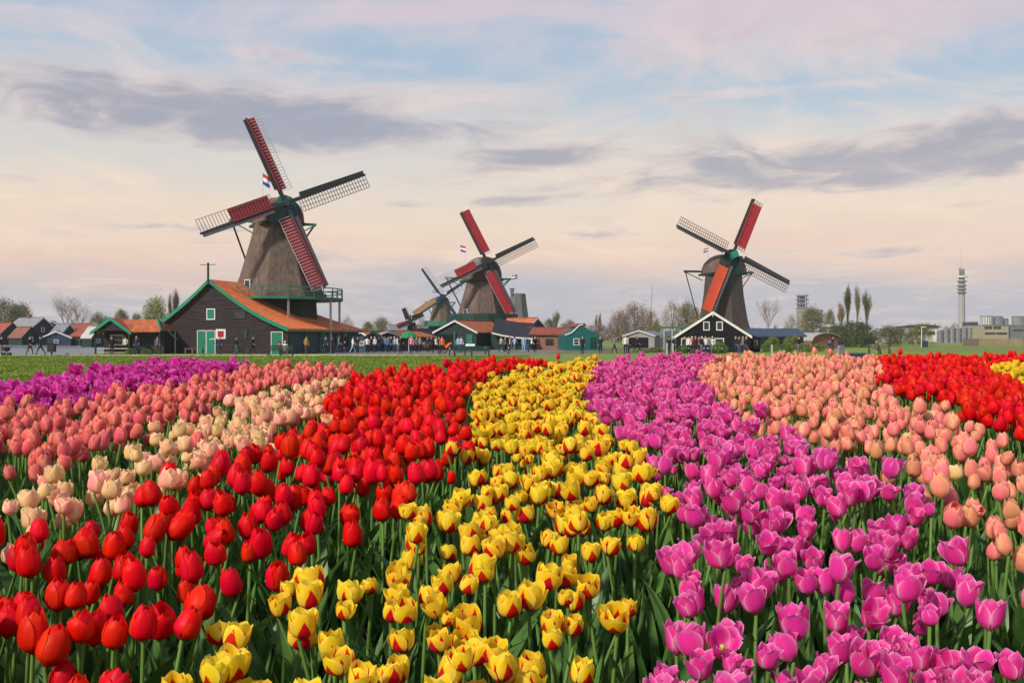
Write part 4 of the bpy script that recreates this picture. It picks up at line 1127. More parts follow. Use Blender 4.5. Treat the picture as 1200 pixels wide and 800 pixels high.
# green-black shed in front of the gallery mill
Yg = 135.0
t = gable_house("mill_shed", "green-black boarded shed with white-edged gable and orange roof below the gallery mill", "shed", (X_at(534, Yg), Yg, 0), R(-24), 6.2, 11.0, 2.35, Z_at(376.8, Yg), "wall_green", "tile_orange_dull", "white_paint", .30, barge=.2)
MB().box((-1.6, -.03, 1.05), (2.4, .1, 2.1)).build("opening", "wall_black", t); window(t, 2.1, 1.35, .9, 1.5, frame="stage_green", pane="stage_green"); MB().box((0, -.35, 1.3), (.14, .14, 2.6)).build("post", "stage_green", t)
m = MB()                                           # lean-to roof trailing off to one side
pr = [(0, 2.30), (1.4, 1.95), (3.2, 1.65), (5.6, 1.50)]
lean = thing("lean_to", "dark-roofed lean-to with a pale curving eave attached to the green-black shed", "lean-to", (X_at(577, 136), 136, 0), R(-4))
rings = [[(x, -1.0, z - .14), (x, -1.0, z), (x, 5.0, z + 2.2), (x, 5.0, z + 2.06)] for x, z in pr]
MB().loft(rings, cap=True).build("roof", "roof_black", lean)
MB().prism([(-.2, 0, 0), (5.4, 0, 0), (5.4, 0, 1.5), (3.2, 0, 1.7), (1.4, 0, 2.0), (-.2, 0, 2.4)], (0, 4.5, 0)).build("wall", "wall_green", lean)
m = MB()
for (xa, za), (xb, zb) in zip(pr, pr[1:]):
    m.beam((xa, -1.08, za), (xb, -1.08, zb), .10, .20)
m.build("fascia", "white_paint", lean)
for x in (1.3, 2.7, 4.1, 5.3):
    MB().box((x, -.8, .8), (.10, .10, 1.6)).build("post", "stage_green", lean)
# houses to the side of the gallery mill
t = gable_house("orange_gabled_house", "house with orange roof and dark blue gable edged in white beside the mill tower", "house", (X_at(629, 150), 150, 0), R(38), 5.2, 7.0, 2.4, Z_at(373.5, 150), "wall_blue", "tile_orange_dull", "white_paint", .25); window(t, -.45, 2.9, .5, .7); window(t, .45, 2.9, .5, .7); door(t, 0, .9, 2.0)
t = gable_house("brown_roofed_house", "long low brick house with rust-red roof and tall flue", "house", (X_at(672, 138), 138, 0), R(82), 4.6, 6.2, 2.05, Z_at(385.4, 138), "brick", "tile_red", "white_paint", .3, chimney=(0, .8, .5)); window(t, 0, 1.2, .9, .9)
for xx in (1.2, 3.1, 5.0):
    MB().box((-2.32, xx, 1.05), (.06, 1.1, .9)).build("window", "glass_dark", t)
Yk = 130.0                                        # curved teal gable
tg = thing("teal_house", "teal house with a rounded bell-shaped gable edged in white", "house", (X_at(686, Yk), Yk, 0), R(6))
bell = [(-2.7, 0), (2.3, 0), (2.3, 1.5), (1.9, 1.95), (1.3, 2.35), (.5, 2.65), (.0, 3.05), (-.35, 3.35), (-.8, 3.3), (-1.2, 2.9), (-1.7, 2.4), (-2.3, 2.1), (-2.7, 2.0)]
MB().prism([(x, 0, z) for x, z in bell], (0, 6, 0)).build("wall", "teal_paint", tg)
m = MB()
for (xa, za), (xb, zb) in list(zip(bell, bell[1:]))[7:]:
    m.beam((xa, -.08, za), (xb, -.08, zb), .1, .16)
m.build("gable_trim", "white_paint", tg)
m = MB(); m.prism([(-.5, .2, 3.33), (2.3, .2, 3.62), (2.3, .2, 3.75), (-.5, .2, 3.46)], (0, 4, 0)) if False else m.prism([(-1.3, .15, 3.1), (.2, .15, 3.15), (.0, .15, 3.55), (-1.0, .15, 3.5)], (0, 5.6, 0)); m.build("roof", "tile_red", tg)
m = MB(); m.box((1.0, -.05, 1.0), (.7, .1, 1.4)); m.build("door", "dark_green", tg); MB().box((1.25, -.13, 1.0), (.06, .06, .2)).build("handle", "black_metal", tg); window(tg, -1.2, 1.1, .8, .9)
# sheds towards the dark mill
t = gable_house("grey_shed", "pale grey shed with white front and dark opening behind the lawn", "shed", (X_at(749, 160), 160, 0), R(-22), 5.0, 9.0, 1.9, Z_at(388.0, 160), "concrete", "tile_grey", "grey_white", .2); MB().box((-.2, -.05, .85), (3.4, .12, 1.7)).build("opening", "wall_black", t)
gh = thing("glass_shed", "flat-roofed green-grey glazed shed beside the black house", "glasshouse", (X_at(797, 142), 142, 0), R(0))
MB().box((0, 2, 1.3), (4.6, 4, 2.6)).build("wall", "glass_house", gh)
MB().box((0, 2, Z_at(382.5, 142) - .1), (5.2, 4.6, .22)).build("roof", "stage_green", gh)
for x in (-2.3, -1.15, 0, 1.15, 2.3):
    MB().box((x, -.06, 1.4), (.10, .10, 2.8)).build("post", "white_paint", gh)
Yq = 112.0
bh = gable_house("black_house", "black boarded gabled house with crisp white bargeboards and small white windows", "house", (X_at(835.5, Yq), Yq, 0), R(-11.5), 8.2, 9.5, 1.75, Z_at(366.8, Yq), "wall_black", "roof_black", "white_paint", .16, clad=.22, barge=.26)
for x in (-.72, .72):
    window(bh, x, 2.95, .72, 1.0, -.04, cross=False)
for x in (-3.0, -.75, .70):
    window(bh, x, 1.0, 1.05, 1.2, -.04, cross=False)
MB().beam((0, -.26, 4.0), (0, -.26, 4.45), .1).build("finial", "white_paint", bh)
wing = gable_house("black_house", "low black wing with brown-framed windows attached to the white-trimmed house", "annex", (X_at(876, 114), 114, 0), R(-11.5), 2.8, 6.0, 1.4, 1.95, "wall_black", "roof_black", "wall_black", .1)
for x in (-.7, .1, .9):
    window(wing, x, .9, .5, .9, frame="wood_grey")
bb = thing("blue_roofed_hall", "long low hall with blue roof and blue-grey glazed front behind hedges", "hall", (X_at(912, 140), 140, 0), R(0))
MB().box((0, 4, 1.0), (7.4, 7, 2.0)).build("wall", "wall_blue", bb)
m = MB(); m.prism([(-3.9, -.6, 1.75), (-3.9, -.6, 1.9), (-3.9, 4, 3.0), (-3.9, 8, 1.8), (-3.9, 8, 1.65)], (7.8, 0, 0)); m.build("roof", "roof_blue", bb)
for k in range(7):
    MB().box((-3.2 + k * 1.06, .47, 1.0), (.8, .04, 1.4)).build("window", "glass_dark", bb)
fl = thing("flat_roofed_shed", "dark flat-roofed shed with a pale roof edge at the foot of the dark mill", "shed", (X_at(893, 146), 146, 0)); MB().box((0, 2, 1.2), (9, 4, 2.4)).build("wall", "wall_dark", fl); MB().box((0, 2, 2.5), (9.4, 4.4, .16)).build("roof", "grey_white", fl); window(fl, 1, 1.4, 1.2, .9)
ar = thing("arched_barn", "low barn with shallow arched grey roof and brown end wall", "barn", (X_at(968, 150), 150, 0), R(32))
arc = [(3.3 * math.cos(a), 1.15 + 1.15 * math.sin(a)) for a in np.linspace(0, math.pi, 11)]
MB().prism([(-3.2, 0, 0), (3.2, 0, 0)] + [(x * .97, 0, z - .06) for x, z in arc], (0, 7.5, 0)).build("wall", "brick", ar)
rings = [[(x, -.3, z), (x, -.3, z + .12), (x, 7.8, z + .12), (x, 7.8, z)] for x, z in arc]
MB().loft(rings, cap=True).build("roof", "roof_pale", ar)
MB().box((3.24, 3.8, .75), (.1, 6, .8)).build("side_opening", "wall_black", ar)
pv = thing("pavilion", "small white pavilion with an oversailing pale roof among the dark bushes", "pavilion", (X_at(977, 210), 210, 0)); MB().box((0, 2, 2.0), (2.2, 3, 4.0)).build("wall", "white_wall", pv); m = MB(); m.prism([(-2.6, 0, 4.0), (2.0, 0, 4.0), (2.2, 0, 4.25), (-1, 0, 4.5), (-2.8, 0, 4.2)], (0, 4, 0)); m.build("roof", "grey_white", pv); window(pv, .2, 2.2, .8, 1.2, .49)

# ================================================================ INDUSTRY ON THE HORIZON
Yi = 420.0
k_i = Yi / F
tt = thing("telecom_tower", "tall slender concrete telecom tower with ringed platforms and mast", "tower", (X_at(1127, Yi), Yi, 0))
zt = lambda p: Z_at(p, Yi)
m = MB(); m.lathe([(0, 1.45), (zt(345), 1.2), (zt(323), 1.1)], 14); m.build("shaft", "concrete", tt)
for pz in (344, 340, 336, 331, 325.5):
    r_ = 1.85 if pz != 325.5 else 2.2
    m = MB(); m.lathe([(zt(pz), r_ * .7), (zt(pz) + .15, r_), (zt(pz) + .7, r_), (zt(pz) + .75, r_ * .7)], 14); m.build("platform", "concrete_dark" if pz > 330 else "white_wall", tt)
for sx, top in ((-.8, 314), (.75, 315), (0.1, 316)):
    MB().tube([(sx, 0, zt(326)), (sx, 0, zt(top))], [.42, .38], 8).build("antenna_column", "concrete_dark", tt)
MB().tube([(0, .3, zt(318)), (0, .3, zt(290))], [.16, .07], 6).build("mast", "grey_white", tt)
Yf = 380.0
ft = thing("process_tower", "open steel factory tower stacked with platforms above the trees", "tower", (X_at(940, Yf), Yf, 0))
zf = lambda p: Z_at(p, Yf)
MB().box((0, 0, zf(362) / 2), (3.4, 3.4, zf(362))).build("core", "concrete", ft)
for sx in (-1.3, 1.3):
    for sy in (-1.3, 1.3):
        MB().beam((sx, sy, 0), (sx, sy, zf(345)), .3).build("column", "silo_metal", ft)
for pz in (366, 361, 356, 351, 346.5):
    MB().box((0, 0, zf(pz)), (4.2 - abs(pz - 352) * .06, 3.6, .45)).build("platform", "silo_metal", ft)
for pz in (358.5, 353.5, 348.8):
    MB().box((-.2, .1, zf(pz)), (2.1, 2.0, .9)).build("vessel", "concrete", ft)
MB().beam((0, 0, zf(347)), (0, 0, zf(341)), .12).build("mast", "grey_white", ft)
MB().box((4.2, 0, zf(366)), (6.5, 2.0, 2.2)).build("conveyor", "concrete_dark", ft)
def block(name, label, cat, px0, px1, top, Y, wall, depth=14, roof="concrete_dark", bands=(), rz=0):
    X0, X1 = X_at(px0, Y), X_at(px1, Y)
    h = Z_at(top, Y)
    t = thing(name, label, cat, ((X0 + X1) / 2, Y, 0), rz)
    MB().box((0, depth / 2, h / 2), (X1 - X0, depth, h)).build("wall", wall, t)
    m = MB(); w = X1 - X0
    m.box((0, .15, h + .25), (w + .2, .5, .5)); m.build("parapet", roof, t)
    MB().box((0, depth - .15, h + .25), (w + .2, .5, .5)).build("parapet", roof, t)
    for (fz, fx0, fx1, fh) in bands:
        n = max(2, int((fx1 - fx0) * w / 3.0))
        for j in range(n):
            a = -w / 2 + w * (fx0 + (fx1 - fx0) * (j + .04) / n); b = -w / 2 + w * (fx0 + (fx1 - fx0) * (j + .96) / n)
            MB().box(((a + b) / 2, -.03, h * fz), (b - a, .10, fh)).build("window", "glass_dark", t)
    return t
block("warehouse", "cream square warehouse with a dark band of windows across its middle", "warehouse", 1152, 1182, 382, 330, "cream_wall", bands=[(.56, .05, .95, .7), (.90, .05, .35, .8), (.90, .40, .70, .8)])
block("warehouse", "dark charcoal warehouse block adjoining the cream one", "warehouse", 1182.3, 1225, 382, 331, "concrete_dark", bands=[(.75, .1, .9, .5)])
block("office_block", "tall narrow dark block between the silos and the cream warehouse", "building", 1137, 1146, 378.5, 345, "wall_dark", 6, bands=[(.7, .2, .8, .8)])
block("office_block", "grey block tucked beside the tall narrow dark block", "building", 1146.2, 1152, 384, 346, "concrete", 6, bands=[(.7, .2, .8, .6)])
t = block("white_hall", "white hall with blue roof behind the yellow-green trees", "hall", 1062, 1100, 383.5, 390, "white_wall", 10, "roof_blue", [(.6, .1, .9, 1.2)])
m = MB(); m.prism([(-7.5, -1, Z_at(383.5, 390) + .3), (7.5, -1, Z_at(383.5, 390) + .3), (2.5, -1, Z_at(380.3, 390)), (-1, -1, Z_at(380.3, 390))], (0, 12, 0)); m.build("roof", "roof_blue", t)
t = block("white_hall", "flat pale hall just showing beyond the dark bushes", "hall", 1030, 1050, 387, 420, "white_wall", 8, "grey_white", [(.6, .1, .9, .8)])
Yo = 325.0
for k, (p0, p1, top) in enumerate([(1098, 1105, 388), (1105, 1112, 386), (1112, 1119, 385), (1119, 1126, 385), (1126, 1133, 384.5), (1133, 1139, 384)]):
    X0, X1 = X_at(p0, Yo), X_at(p1, Yo); r_ = (X1 - X0) / 2 * .98
    s_ = thing("silo", "grey ribbed steel silo in the row beside the narrow dark block", "silo", ((X0 + X1) / 2, Yo, 0), 0, "steel silos in a row")
    m = MB(); m.lathe([(0, r_), (Z_at(top, Yo), r_)], 14); m.build("shell", "silo_metal", s_)
    for zz in np.linspace(1.0, Z_at(top, Yo) - .3, 5):
        m = MB(); m.lathe([(zz, r_ + .02), (zz + .02, r_ + .09), (zz + .16, r_ + .09), (zz + .18, r_ + .02)], 14, cap=False); m.build("hoop", "silo_metal", s_)
    m = MB(); m.lathe([(Z_at(top, Yo), r_ + .05), (Z_at(top, Yo) + .5, r_ * .3), (Z_at(top, Yo) + .55, 0.05)], 14); m.build("roof", "silo_metal", s_)
for p0, p1, top, w_, lb in [(1149, 1163.5, 371, "white_wall", "pale ribbed tank rising behind the cream warehouse roof"), (1163.8, 1174.5, 371.3, "silo_metal", "grey tank beside the pale ribbed tank"), (1186, 1199, 371.5, "concrete", "hazy grey tank rising behind the charcoal warehouse"), (1176, 1181, 374, "concrete_dark", "short dark tank between the pale and hazy tanks")]:
    Yk2 = 470.0; X0, X1 = X_at(p0, Yk2), X_at(p1, Yk2); r_ = (X1 - X0) / 2
    s_ = thing("tank", lb, "tank", ((X0 + X1) / 2, Yk2, 0))
    m = MB(); m.lathe([(0, r_), (Z_at(top, Yk2), r_)], 18); m.build("shell", w_, s_)
    for j in range(9):
        a = -math.pi * (j + .5) / 9
        MB().box((r_ * 1.005 * math.cos(a), r_ * 1.005 * math.sin(a), Z_at(top, Yk2) / 2), (.35, .35, Z_at(top, Yk2) - .2)).build("rib", "silo_metal", s_)
    m = MB(); m.lathe([(Z_at(top, Yk2), r_ + .1), (Z_at(top, Yk2) + .3, r_ + .1), (Z_at(top, Yk2) + .5, r_ * .4)], 18); m.build("roof", "concrete_dark", s_)
mat("tan_wall", (0.25, 0.21, 0.11), 0.85, 0.12, 0.8)
t = thing("boundary_wall", "long tan panelled wall in front of the warehouses", "wall", (X_at(1129, 200), 200, 0))
for j in range(9):
    MB().box((1.5 + j * 3.02, 0, .75), (2.98, .2, 1.5 + (j % 3) * .01)).build("panel", "tan_wall" if j % 4 else "wood_grey", t)
t = thing("mast", "thin dark mast standing alone behind the brown trees", "mast", (X_at(764, 240), 240, 0))
MB().tube([(0, 0, 0), (-.3, 0, Z_at(365, 240))], [.30, .22], 8).build("lower_pole", "stock_dark", t)
MB().tube([(-.3, 0, Z_at(365.3, 240)), (.1, 0, Z_at(333, 240))], [.10, .05], 6).build("upper_pole", "silo_metal", t)
t = thing("street_light", "white lamp post with small box at its foot on the far meadow", "lamp post", (X_at(1080, 170), 170, 0))
MB().tube([(0, 0, 0), (0, 0, Z_at(383, 170))], [.09, .06], 6).build("pole", "white_paint", t); MB().box((.3, 0, Z_at(383, 170)), (.7, .25, .12)).build("lamp_head", "white_paint", t); MB().box((.5, 0, .55), (1.0, .6, 1.1)).build("cabinet", "stock_blue", t)

# ================================================================ TREES
leafy("leaf_olive", (0.185, 0.180, 0.075), 0.3, .3, .7, tint=(0.14, 0.145, 0.06))
leafy("leaf_spring", (0.230, 0.250, 0.050), 0.3, .3, .7, tint=(0.17, 0.20, 0.045))
leafy("leaf_deep", (0.080, 0.110, 0.040), 0.35, .2, .7)
leafy("leaf_mauve", (0.22, 0.155, 0.115), 0.3, .2, .8)
leafy("leaf_tawny", (0.27, 0.195, 0.10), 0.3, .2, .8)
leafy("leaf_hedge", (0.12, 0.21, 0.03), 0.35, .25, .6)
mat("bark", (0.16, 0.13, 0.105), 0.95, 0.25, 3)
mat("bark_pale", (0.27, 0.22, 0.19), 0.95, 0.2, 3)
def limbs(seed, height, spread, depth=5, upright=.5, trunk_r=.25, first=.28, fan=(3, 4)):
    """Branch skeleton: list of (p0, p1, r0, r1, level) and the twig ends."""
    r = random.Random(seed); segs, ends = [], []
    def grow(p, d, L, rad, lv):
        q = p + d * L
        segs.append((p, q, rad, rad * .62, lv))
        if lv >= depth:
            ends.append(q); return
        n = r.randint(*fan) if lv else r.randint(4, 6)
        for k in range(n):
            a = 2 * math.pi * (k + r.random() * .8) / n
            out = Vector((math.cos(a), math.sin(a), 0))
            tilt = r.uniform(.35, .85) * spread
            nd = (d * math.cos(tilt) + out * math.sin(tilt)); nd.z += upright * .35; nd.normalize()
            f = r.uniform(.35, 1.0) if lv else r.uniform(.45, 1.0)
            grow(p + d * L * f, nd, L * r.uniform(.58, .80) * (1.35 if lv == 0 else 1), rad * .55, lv + 1)
        if lv > 1:
            ends.append(q)
    grow(Vector((0, 0, 0)), Vector((r.uniform(-.06, .06), r.uniform(-.06, .06), 1)).normalized(), height * first, trunk_r, 0)
    zmax = max(q.z for _, q, *_ in segs); s_ = height / zmax
    segs = [(p * s_, q * s_, a, b, lv) for p, q, a, b, lv in segs]
    return segs, [e * s_ for e in ends]
def wood(segs, lo, hi, thick=1.0):
    mb = MB()
    for p, q, a, b, lv in segs:
        if lo <= lv <= hi:
            mb.tube([p, q], [a * thick, b * thick], 6 if lv < 2 else 3, cap=False)
    return mb
def leaves(points, n, rad, size, seed, squash=1.0):
    r = np.random.default_rng(seed)
    pts = np.array([tuple(p) for p in points])
    c = pts[r.integers(0, len(pts), n)] + r.normal(0, rad, (n, 3)) * np.array([1, 1, squash])
    c[:, 2] = np.maximum(c[:, 2], .15)
    a = r.normal(0, 1, (n, 3)); a /= np.linalg.norm(a, axis=1)[:, None]
    b = np.cross(a, r.normal(0, 1, (n, 3))); b /= np.linalg.norm(b, axis=1)[:, None]
    s1 = (size * r.uniform(.5, 1.3, n))[:, None]; s2 = s1 * r.uniform(.4, .8, n)[:, None]
    V = np.stack([c - a * s1, c - b * s2, c + a * s1, c + b * s2], 1).reshape(-1, 3)
    return V, np.arange(4 * n).reshape(-1, 4)
TREES = {}
def clump_kind(key, seed, leaf, w, h, n_leaf, n_clump, size, trunk=.22, low=.10, bark="bark"):
    """Full rounded crown that starts near the ground: leaf clumps around a branching frame, uneven outline with gaps."""
    r = random.Random(seed); segs, cen = [], []
    for k in range(n_clump):
        a = r.uniform(0, 6.28); f = r.uniform(0, 1) ** .6; zz = low + (1 - low) * r.uniform(0, 1) ** .85
        prof_w = (math.sin(math.pi * min(1, max(.0, (zz - low * .2) / (1.04 - low * .2)) ** .75)) ** .55)
        rr = w / 2 * prof_w * (.35 + .65 * f) * r.uniform(.85, 1.12)
        cen.append(Vector((rr * math.cos(a), rr * math.sin(a), h * zz * r.uniform(.94, 1.03))))
    top = Vector((0, 0, h * .55))
    segs.append((Vector((0, 0, 0)), top, trunk, trunk * .5, 0))
    for c in cen:
        segs.append((Vector((0, 0, max(.1 * h, min(c.z * .55, h * .5)))), c, trunk * .28, .02, 1))
    tm = wood(segs, 0, 1).mesh("trunk", bark)
    V, Q = leaves(cen, n_leaf, min(w, h) * .075, size, seed)
    cm = np_mesh("crown", V, Q, None, [MATS[leaf]], smooth=False)
    TREES[key] = (tm, cm, h, w)
def tree_kind(key, seed, height, spread, leaf, n_leaf, rad, size, upright=.5, depth=4, bark="bark", first=.28, squash=1.0, thick=1.0, fan=(3, 4), trunk_r=.25):
    segs, ends = limbs(seed, height, spread, depth, upright, trunk_r, first, fan)
    tm = wood(segs, 0, 2, thick).mesh("trunk", bark)
    if leaf is None:
        cm = wood(segs, 3, 9, thick).mesh("crown", bark)
    else:
        low = [p.lerp(q, f) for p, q, a, b, lv in segs if lv >= 1 for f in (.5, 1.0)]
        skirt = [Vector((math.cos(k * 2.4), math.sin(k * 2.4), 0)) * (height * .24 * math.sqrt((k % 29) / 29)) * (1 if spread > .6 else .35) + Vector((0, 0, height * (.08 + .32 * (k % 13) / 13))) for k in range(60)] if spread > .6 else []
        V, Q = leaves(ends + low + skirt * max(1, len(ends) // 90), n_leaf, rad, size, seed, squash)
        mb = wood(segs, 3, 9, thick)
        k = len(mb.v); V0 = np.array([tuple(v) for v in mb.v]) if k else np.zeros((0, 3))
        Qb = np.array([f for f in mb.f]) if mb.f else np.zeros((0, 4), int)
        cm = np_mesh("crown", np.concatenate([V0, V]), np.concatenate([Qb, Q + k]), None, [MATS[leaf], MATS[bark]], smooth=False, midx=np.concatenate([np.ones(len(Qb)), np.zeros(len(Q))]))
    ex = max(max(abs(q.x), abs(q.y)) for _, q, *_ in segs)
    TREES[key] = (tm, cm, height, ex * 2)
tree_kind("bare", 3, 12, 1.05, None, 0, 0, 0, .30, 6, "bark_pale", .22, thick=.9, fan=(3, 3))
tree_kind("bare2", 11, 12, .85, None, 0, 0, 0, .45, 6, "bark_pale", .22, thick=.9, fan=(3, 3))
tree_kind("poplar", 29, 14, .36, "leaf_olive", 4200, .33, .14, 1.0, 5, "bark", .30, fan=(3, 3))
tree_kind("poplar2", 31, 14, .33, "leaf_tawny", 3400, .30, .13, 1.0, 5, "bark", .30, fan=(3, 3))
clump_kind("mauve", 8, "leaf_mauve", 12, 12, 9000, 80, .17)
clump_kind("olive", 13, "leaf_olive", 10, 10, 9000, 70, .17)
clump_kind("olive2", 17, "leaf_olive", 9, 10, 7000, 45, .17)
clump_kind("spring", 19, "leaf_spring", 8, 9, 7000, 50, .15)
clump_kind("deep", 23, "leaf_deep", 10, 8, 10000, 80, .17, low=.04)
clump_kind("budding", 27, "leaf_tawny", 10, 12, 5000, 60, .14)
clump_kind("hedge", 37, "leaf_hedge", 3.5, 2.5, 6500, 50, .065, trunk=.05, low=.03)
clump_kind("shrub", 41, "leaf_spring", 3.2, 2.5, 6000, 45, .065, trunk=.05, low=.03)
def tree(name, key, label, px_, top, Y, width_px, cat="tree", group=None, base=0.0):
    tm, cm, h, w = TREES[key]
    H = Z_at(top, Y) - base
    s_ = H / h; sw = width_px * Y / F / w
    t = thing(name, label, cat, (X_at(px_, Y), Y, base), random.uniform(0, 6.28), group)
    for nm, me in (("trunk", tm), ("crown", cm)):
        o = link(nm, me, t); o.scale = (sw, sw, s_)
    return t
# far bank and behind the barn
tree("leafy_tree", "olive", "round olive tree at the end of the red-roofed house", 8, 355, 225, 46)
tree("leafy_tree", "olive2", "second olive tree on the far bank next to the round one", 24, 360, 240, 34)
tree("bare_tree", "bare", "large wide leafless tree standing over the houses across the river", 90, 340, 235, 62)
tree("bare_tree", "bare2", "narrower leafless tree tangled with the large leafless tree", 78, 346, 240, 40)
tree("leafy_tree", "olive", "low olive tree at the foot of the large leafless tree", 117, 369, 250, 30)
tree("leafy_tree", "olive2", "small hazy tree above the shop roof", 142, 366, 300, 22)
tree("leafy_tree", "olive2", "smaller hazy tree between the shop and the barn", 160, 370, 310, 16)
tree("leafy_tree", "spring", "yellow-green tree beside the barn's green eave", 184, 352, 150, 30)
tree("leafy_tree", "budding", "budding tree behind the shop's orange roof", 174, 358, 170, 24)
tree("poplar", "poplar", "tall poplar rising behind the barn gable", 206, 338, 210, 9)
tree("poplar", "poplar2", "shorter poplar beside the one behind the barn gable", 199, 343, 215, 8)
# gap between the mills
tree("leafy_tree", "budding", "hazy budding tree beyond the barn's low corner", 407, 372, 300, 20)
tree("leafy_tree", "olive", "round hazy tree beyond the teal-roofed kiosk", 447, 374, 310, 24)
tree("leafy_tree", "olive2", "low hazy tree beside the round one beyond the kiosk", 431, 379, 320, 20)
tree("leafy_tree", "budding", "small tawny tree beside the far tan-clothed mill", 495, 373, 290, 16)
tree("poplar", "poplar", "slim poplar behind the brown-roofed house", 652, 364, 300, 9)
tree("leafy_tree", "olive2", "low tree to one side of the slim poplar", 644, 376, 290, 20)
tree("leafy_tree", "olive", "low tree to the other side of the slim poplar", 667, 377, 295, 22)
tree("poplar", "poplar2", "dark pointed poplar behind the teal house", 699, 368, 340, 5, group=None)
tree("poplar", "poplar2", "second dark pointed poplar behind the teal house, a little taller", 703, 366.5, 340, 6)
tree("leafy_tree", "mauve", "low mauve-brown tree next to the pointed poplars", 700, 380, 330, 34)
tree("brown_tree", "mauve", "broad mauve-brown tree behind the grey shed", 745, 359, 230, 46)
tree("brown_tree", "mauve", "lower mauve-brown tree at the edge of the brown clump", 724, 368, 235, 28)
tree("brown_tree", "budding", "tawny tree between the thin mast and the brown clump", 762, 364, 225, 26)
tree("leafy_tree", "spring", "yellow-green tree hanging beside the grey shed", 769, 378, 175, 16)
tree("leafy_tree", "budding", "tall tawny tree behind the glazed shed", 788, 355, 215, 32)
tree("leafy_tree", "olive", "olive tree behind the ridge of the black house", 806, 357, 220, 30)
tree("leafy_tree", "budding", "tawny tree beside the dark mill's tail beam", 815, 364, 200, 22)
# to the side of the dark mill
tree("bare_tree", "bare2", "pale leafless tree beyond the dark mill's lattice sail", 900, 347, 250, 36)
tree("leafy_tree", "budding", "hazy tree at the foot of the steel factory tower", 927, 371, 260, 20)
tree("leafy_tree", "olive", "rounded olive tree in front of the factory tower", 953, 363, 200, 36)
tree("leafy_tree", "olive2", "pale thin tree between the factory tower and the poplars", 973, 366, 300, 14)
tree("poplar", "poplar", "tallest poplar of three, forked near its base", 993, 333.5, 230, 12)
tree("poplar", "poplar2", "poplar between the tallest and the lone one", 1003.5, 334, 228, 11)
tree("poplar", "poplar", "lone slim poplar standing apart from the other two", 1015.5, 340.5, 226, 12)
tree("poplar", "poplar2", "short spreading poplar at the foot of the tallest one", 985.5, 354, 229, 13)
tree("dark_bush", "deep", "big dark green bush below the three poplars", 1003, 378, 170, 46, "bush")
tree("dark_bush", "deep", "second dark green bush beside the pavilion", 982, 381, 180, 30, "bush")
tree("leafy_tree", "olive", "broad olive bush-like tree beside the big dark bush", 1043, 383, 190, 36)
tree("leafy_tree", "spring", "yellow-green tree in front of the white hall", 1083, 380.5, 200, 26)
tree("leafy_tree", "spring", "smaller yellow-green tree next to the silos", 1070, 385, 205, 18)
tree("leafy_tree", "olive2", "low hazy tree at the edge of the white hall", 1056, 386, 260, 20)
for k, (px_, top, Y, w_, key, lb) in enumerate([
    (845, 401.5, 103, 17, "hedge", "bright green bush against the black house"), (838, 404, 102, 12, "hedge", "lower bright bush in front of the black house"),
    (900, 400, 112, 16, "hedge", "clipped dark hedge bush before the blue-roofed hall"), (905, 395.5, 118, 18, "shrub", "yellow-green dome bush before the blue-roofed hall"),
    (928, 394.5, 118, 22, "shrub", "larger yellow-green dome bush at the hall's corner"), (921, 403, 108, 20, "hedge", "dark low bush between the two dome bushes"),
    (800, 405, 103, 14, "hedge", "green bush beside the crowd at the black house"), (815, 408, 99, 13, "shrub", "small green bush below the black house crowd"),
    (945, 403, 112, 16, "hedge", "loose green bush at the edge of the far lawn"), (960, 403, 118, 16, "shrub", "ragged shrub before the arched barn"),
    (768, 407, 112, 20, "hedge", "low green hedge bush at the edge of the bare field"), (752, 409, 108, 18, "hedge", "grassy bush on the bare field"),
    (153, 408.5, 97, 14, "hedge", "low green clump at the foot of the shop"), (172, 409, 97, 13, "hedge", "low green clump between shop and barn"),
    (79, 414, 94, 5, "hedge", "tiny green tuft beside the river path"), (95, 414.5, 94, 3, "hedge", "tinier dark tuft farther along the river path")]):
    tree("bush", key, lb, px_, top, Y, w_, "bush")
# the far wood along the horizon
Vs, Qs, kk = [], [], 0
r_ = np.random.default_rng(5)
for px_ in np.arange(-420, 1640, 7.0):
    Y = 520 + r_.uniform(-60, 120)
    h = 5.2 + 2.6 * math.sin(px_ * .021) * math.sin(px_ * .0087 + 1) + r_.uniform(-1.2, 2.2)
    cen = [(r_.normal(0, 2.0), r_.normal(0, 1.5), h * r_.uniform(0, 1) ** 1.2) for _ in range(16)]
    V, Q = leaves(cen, 620, .55, .30, int(px_) + 999)
    V = V + np.array([X_at(px_, Y), Y, 0])
    Vs.append(V); Qs.append(Q + kk); kk += len(V)
tag(link("distant_treeline", np_mesh("distant_treeline", np.concatenate(Vs), np.concatenate(Qs), None, [MATS["leaf_mauve"]], smooth=False)), "far hazy wood along the horizon", "wood", kind="stuff")

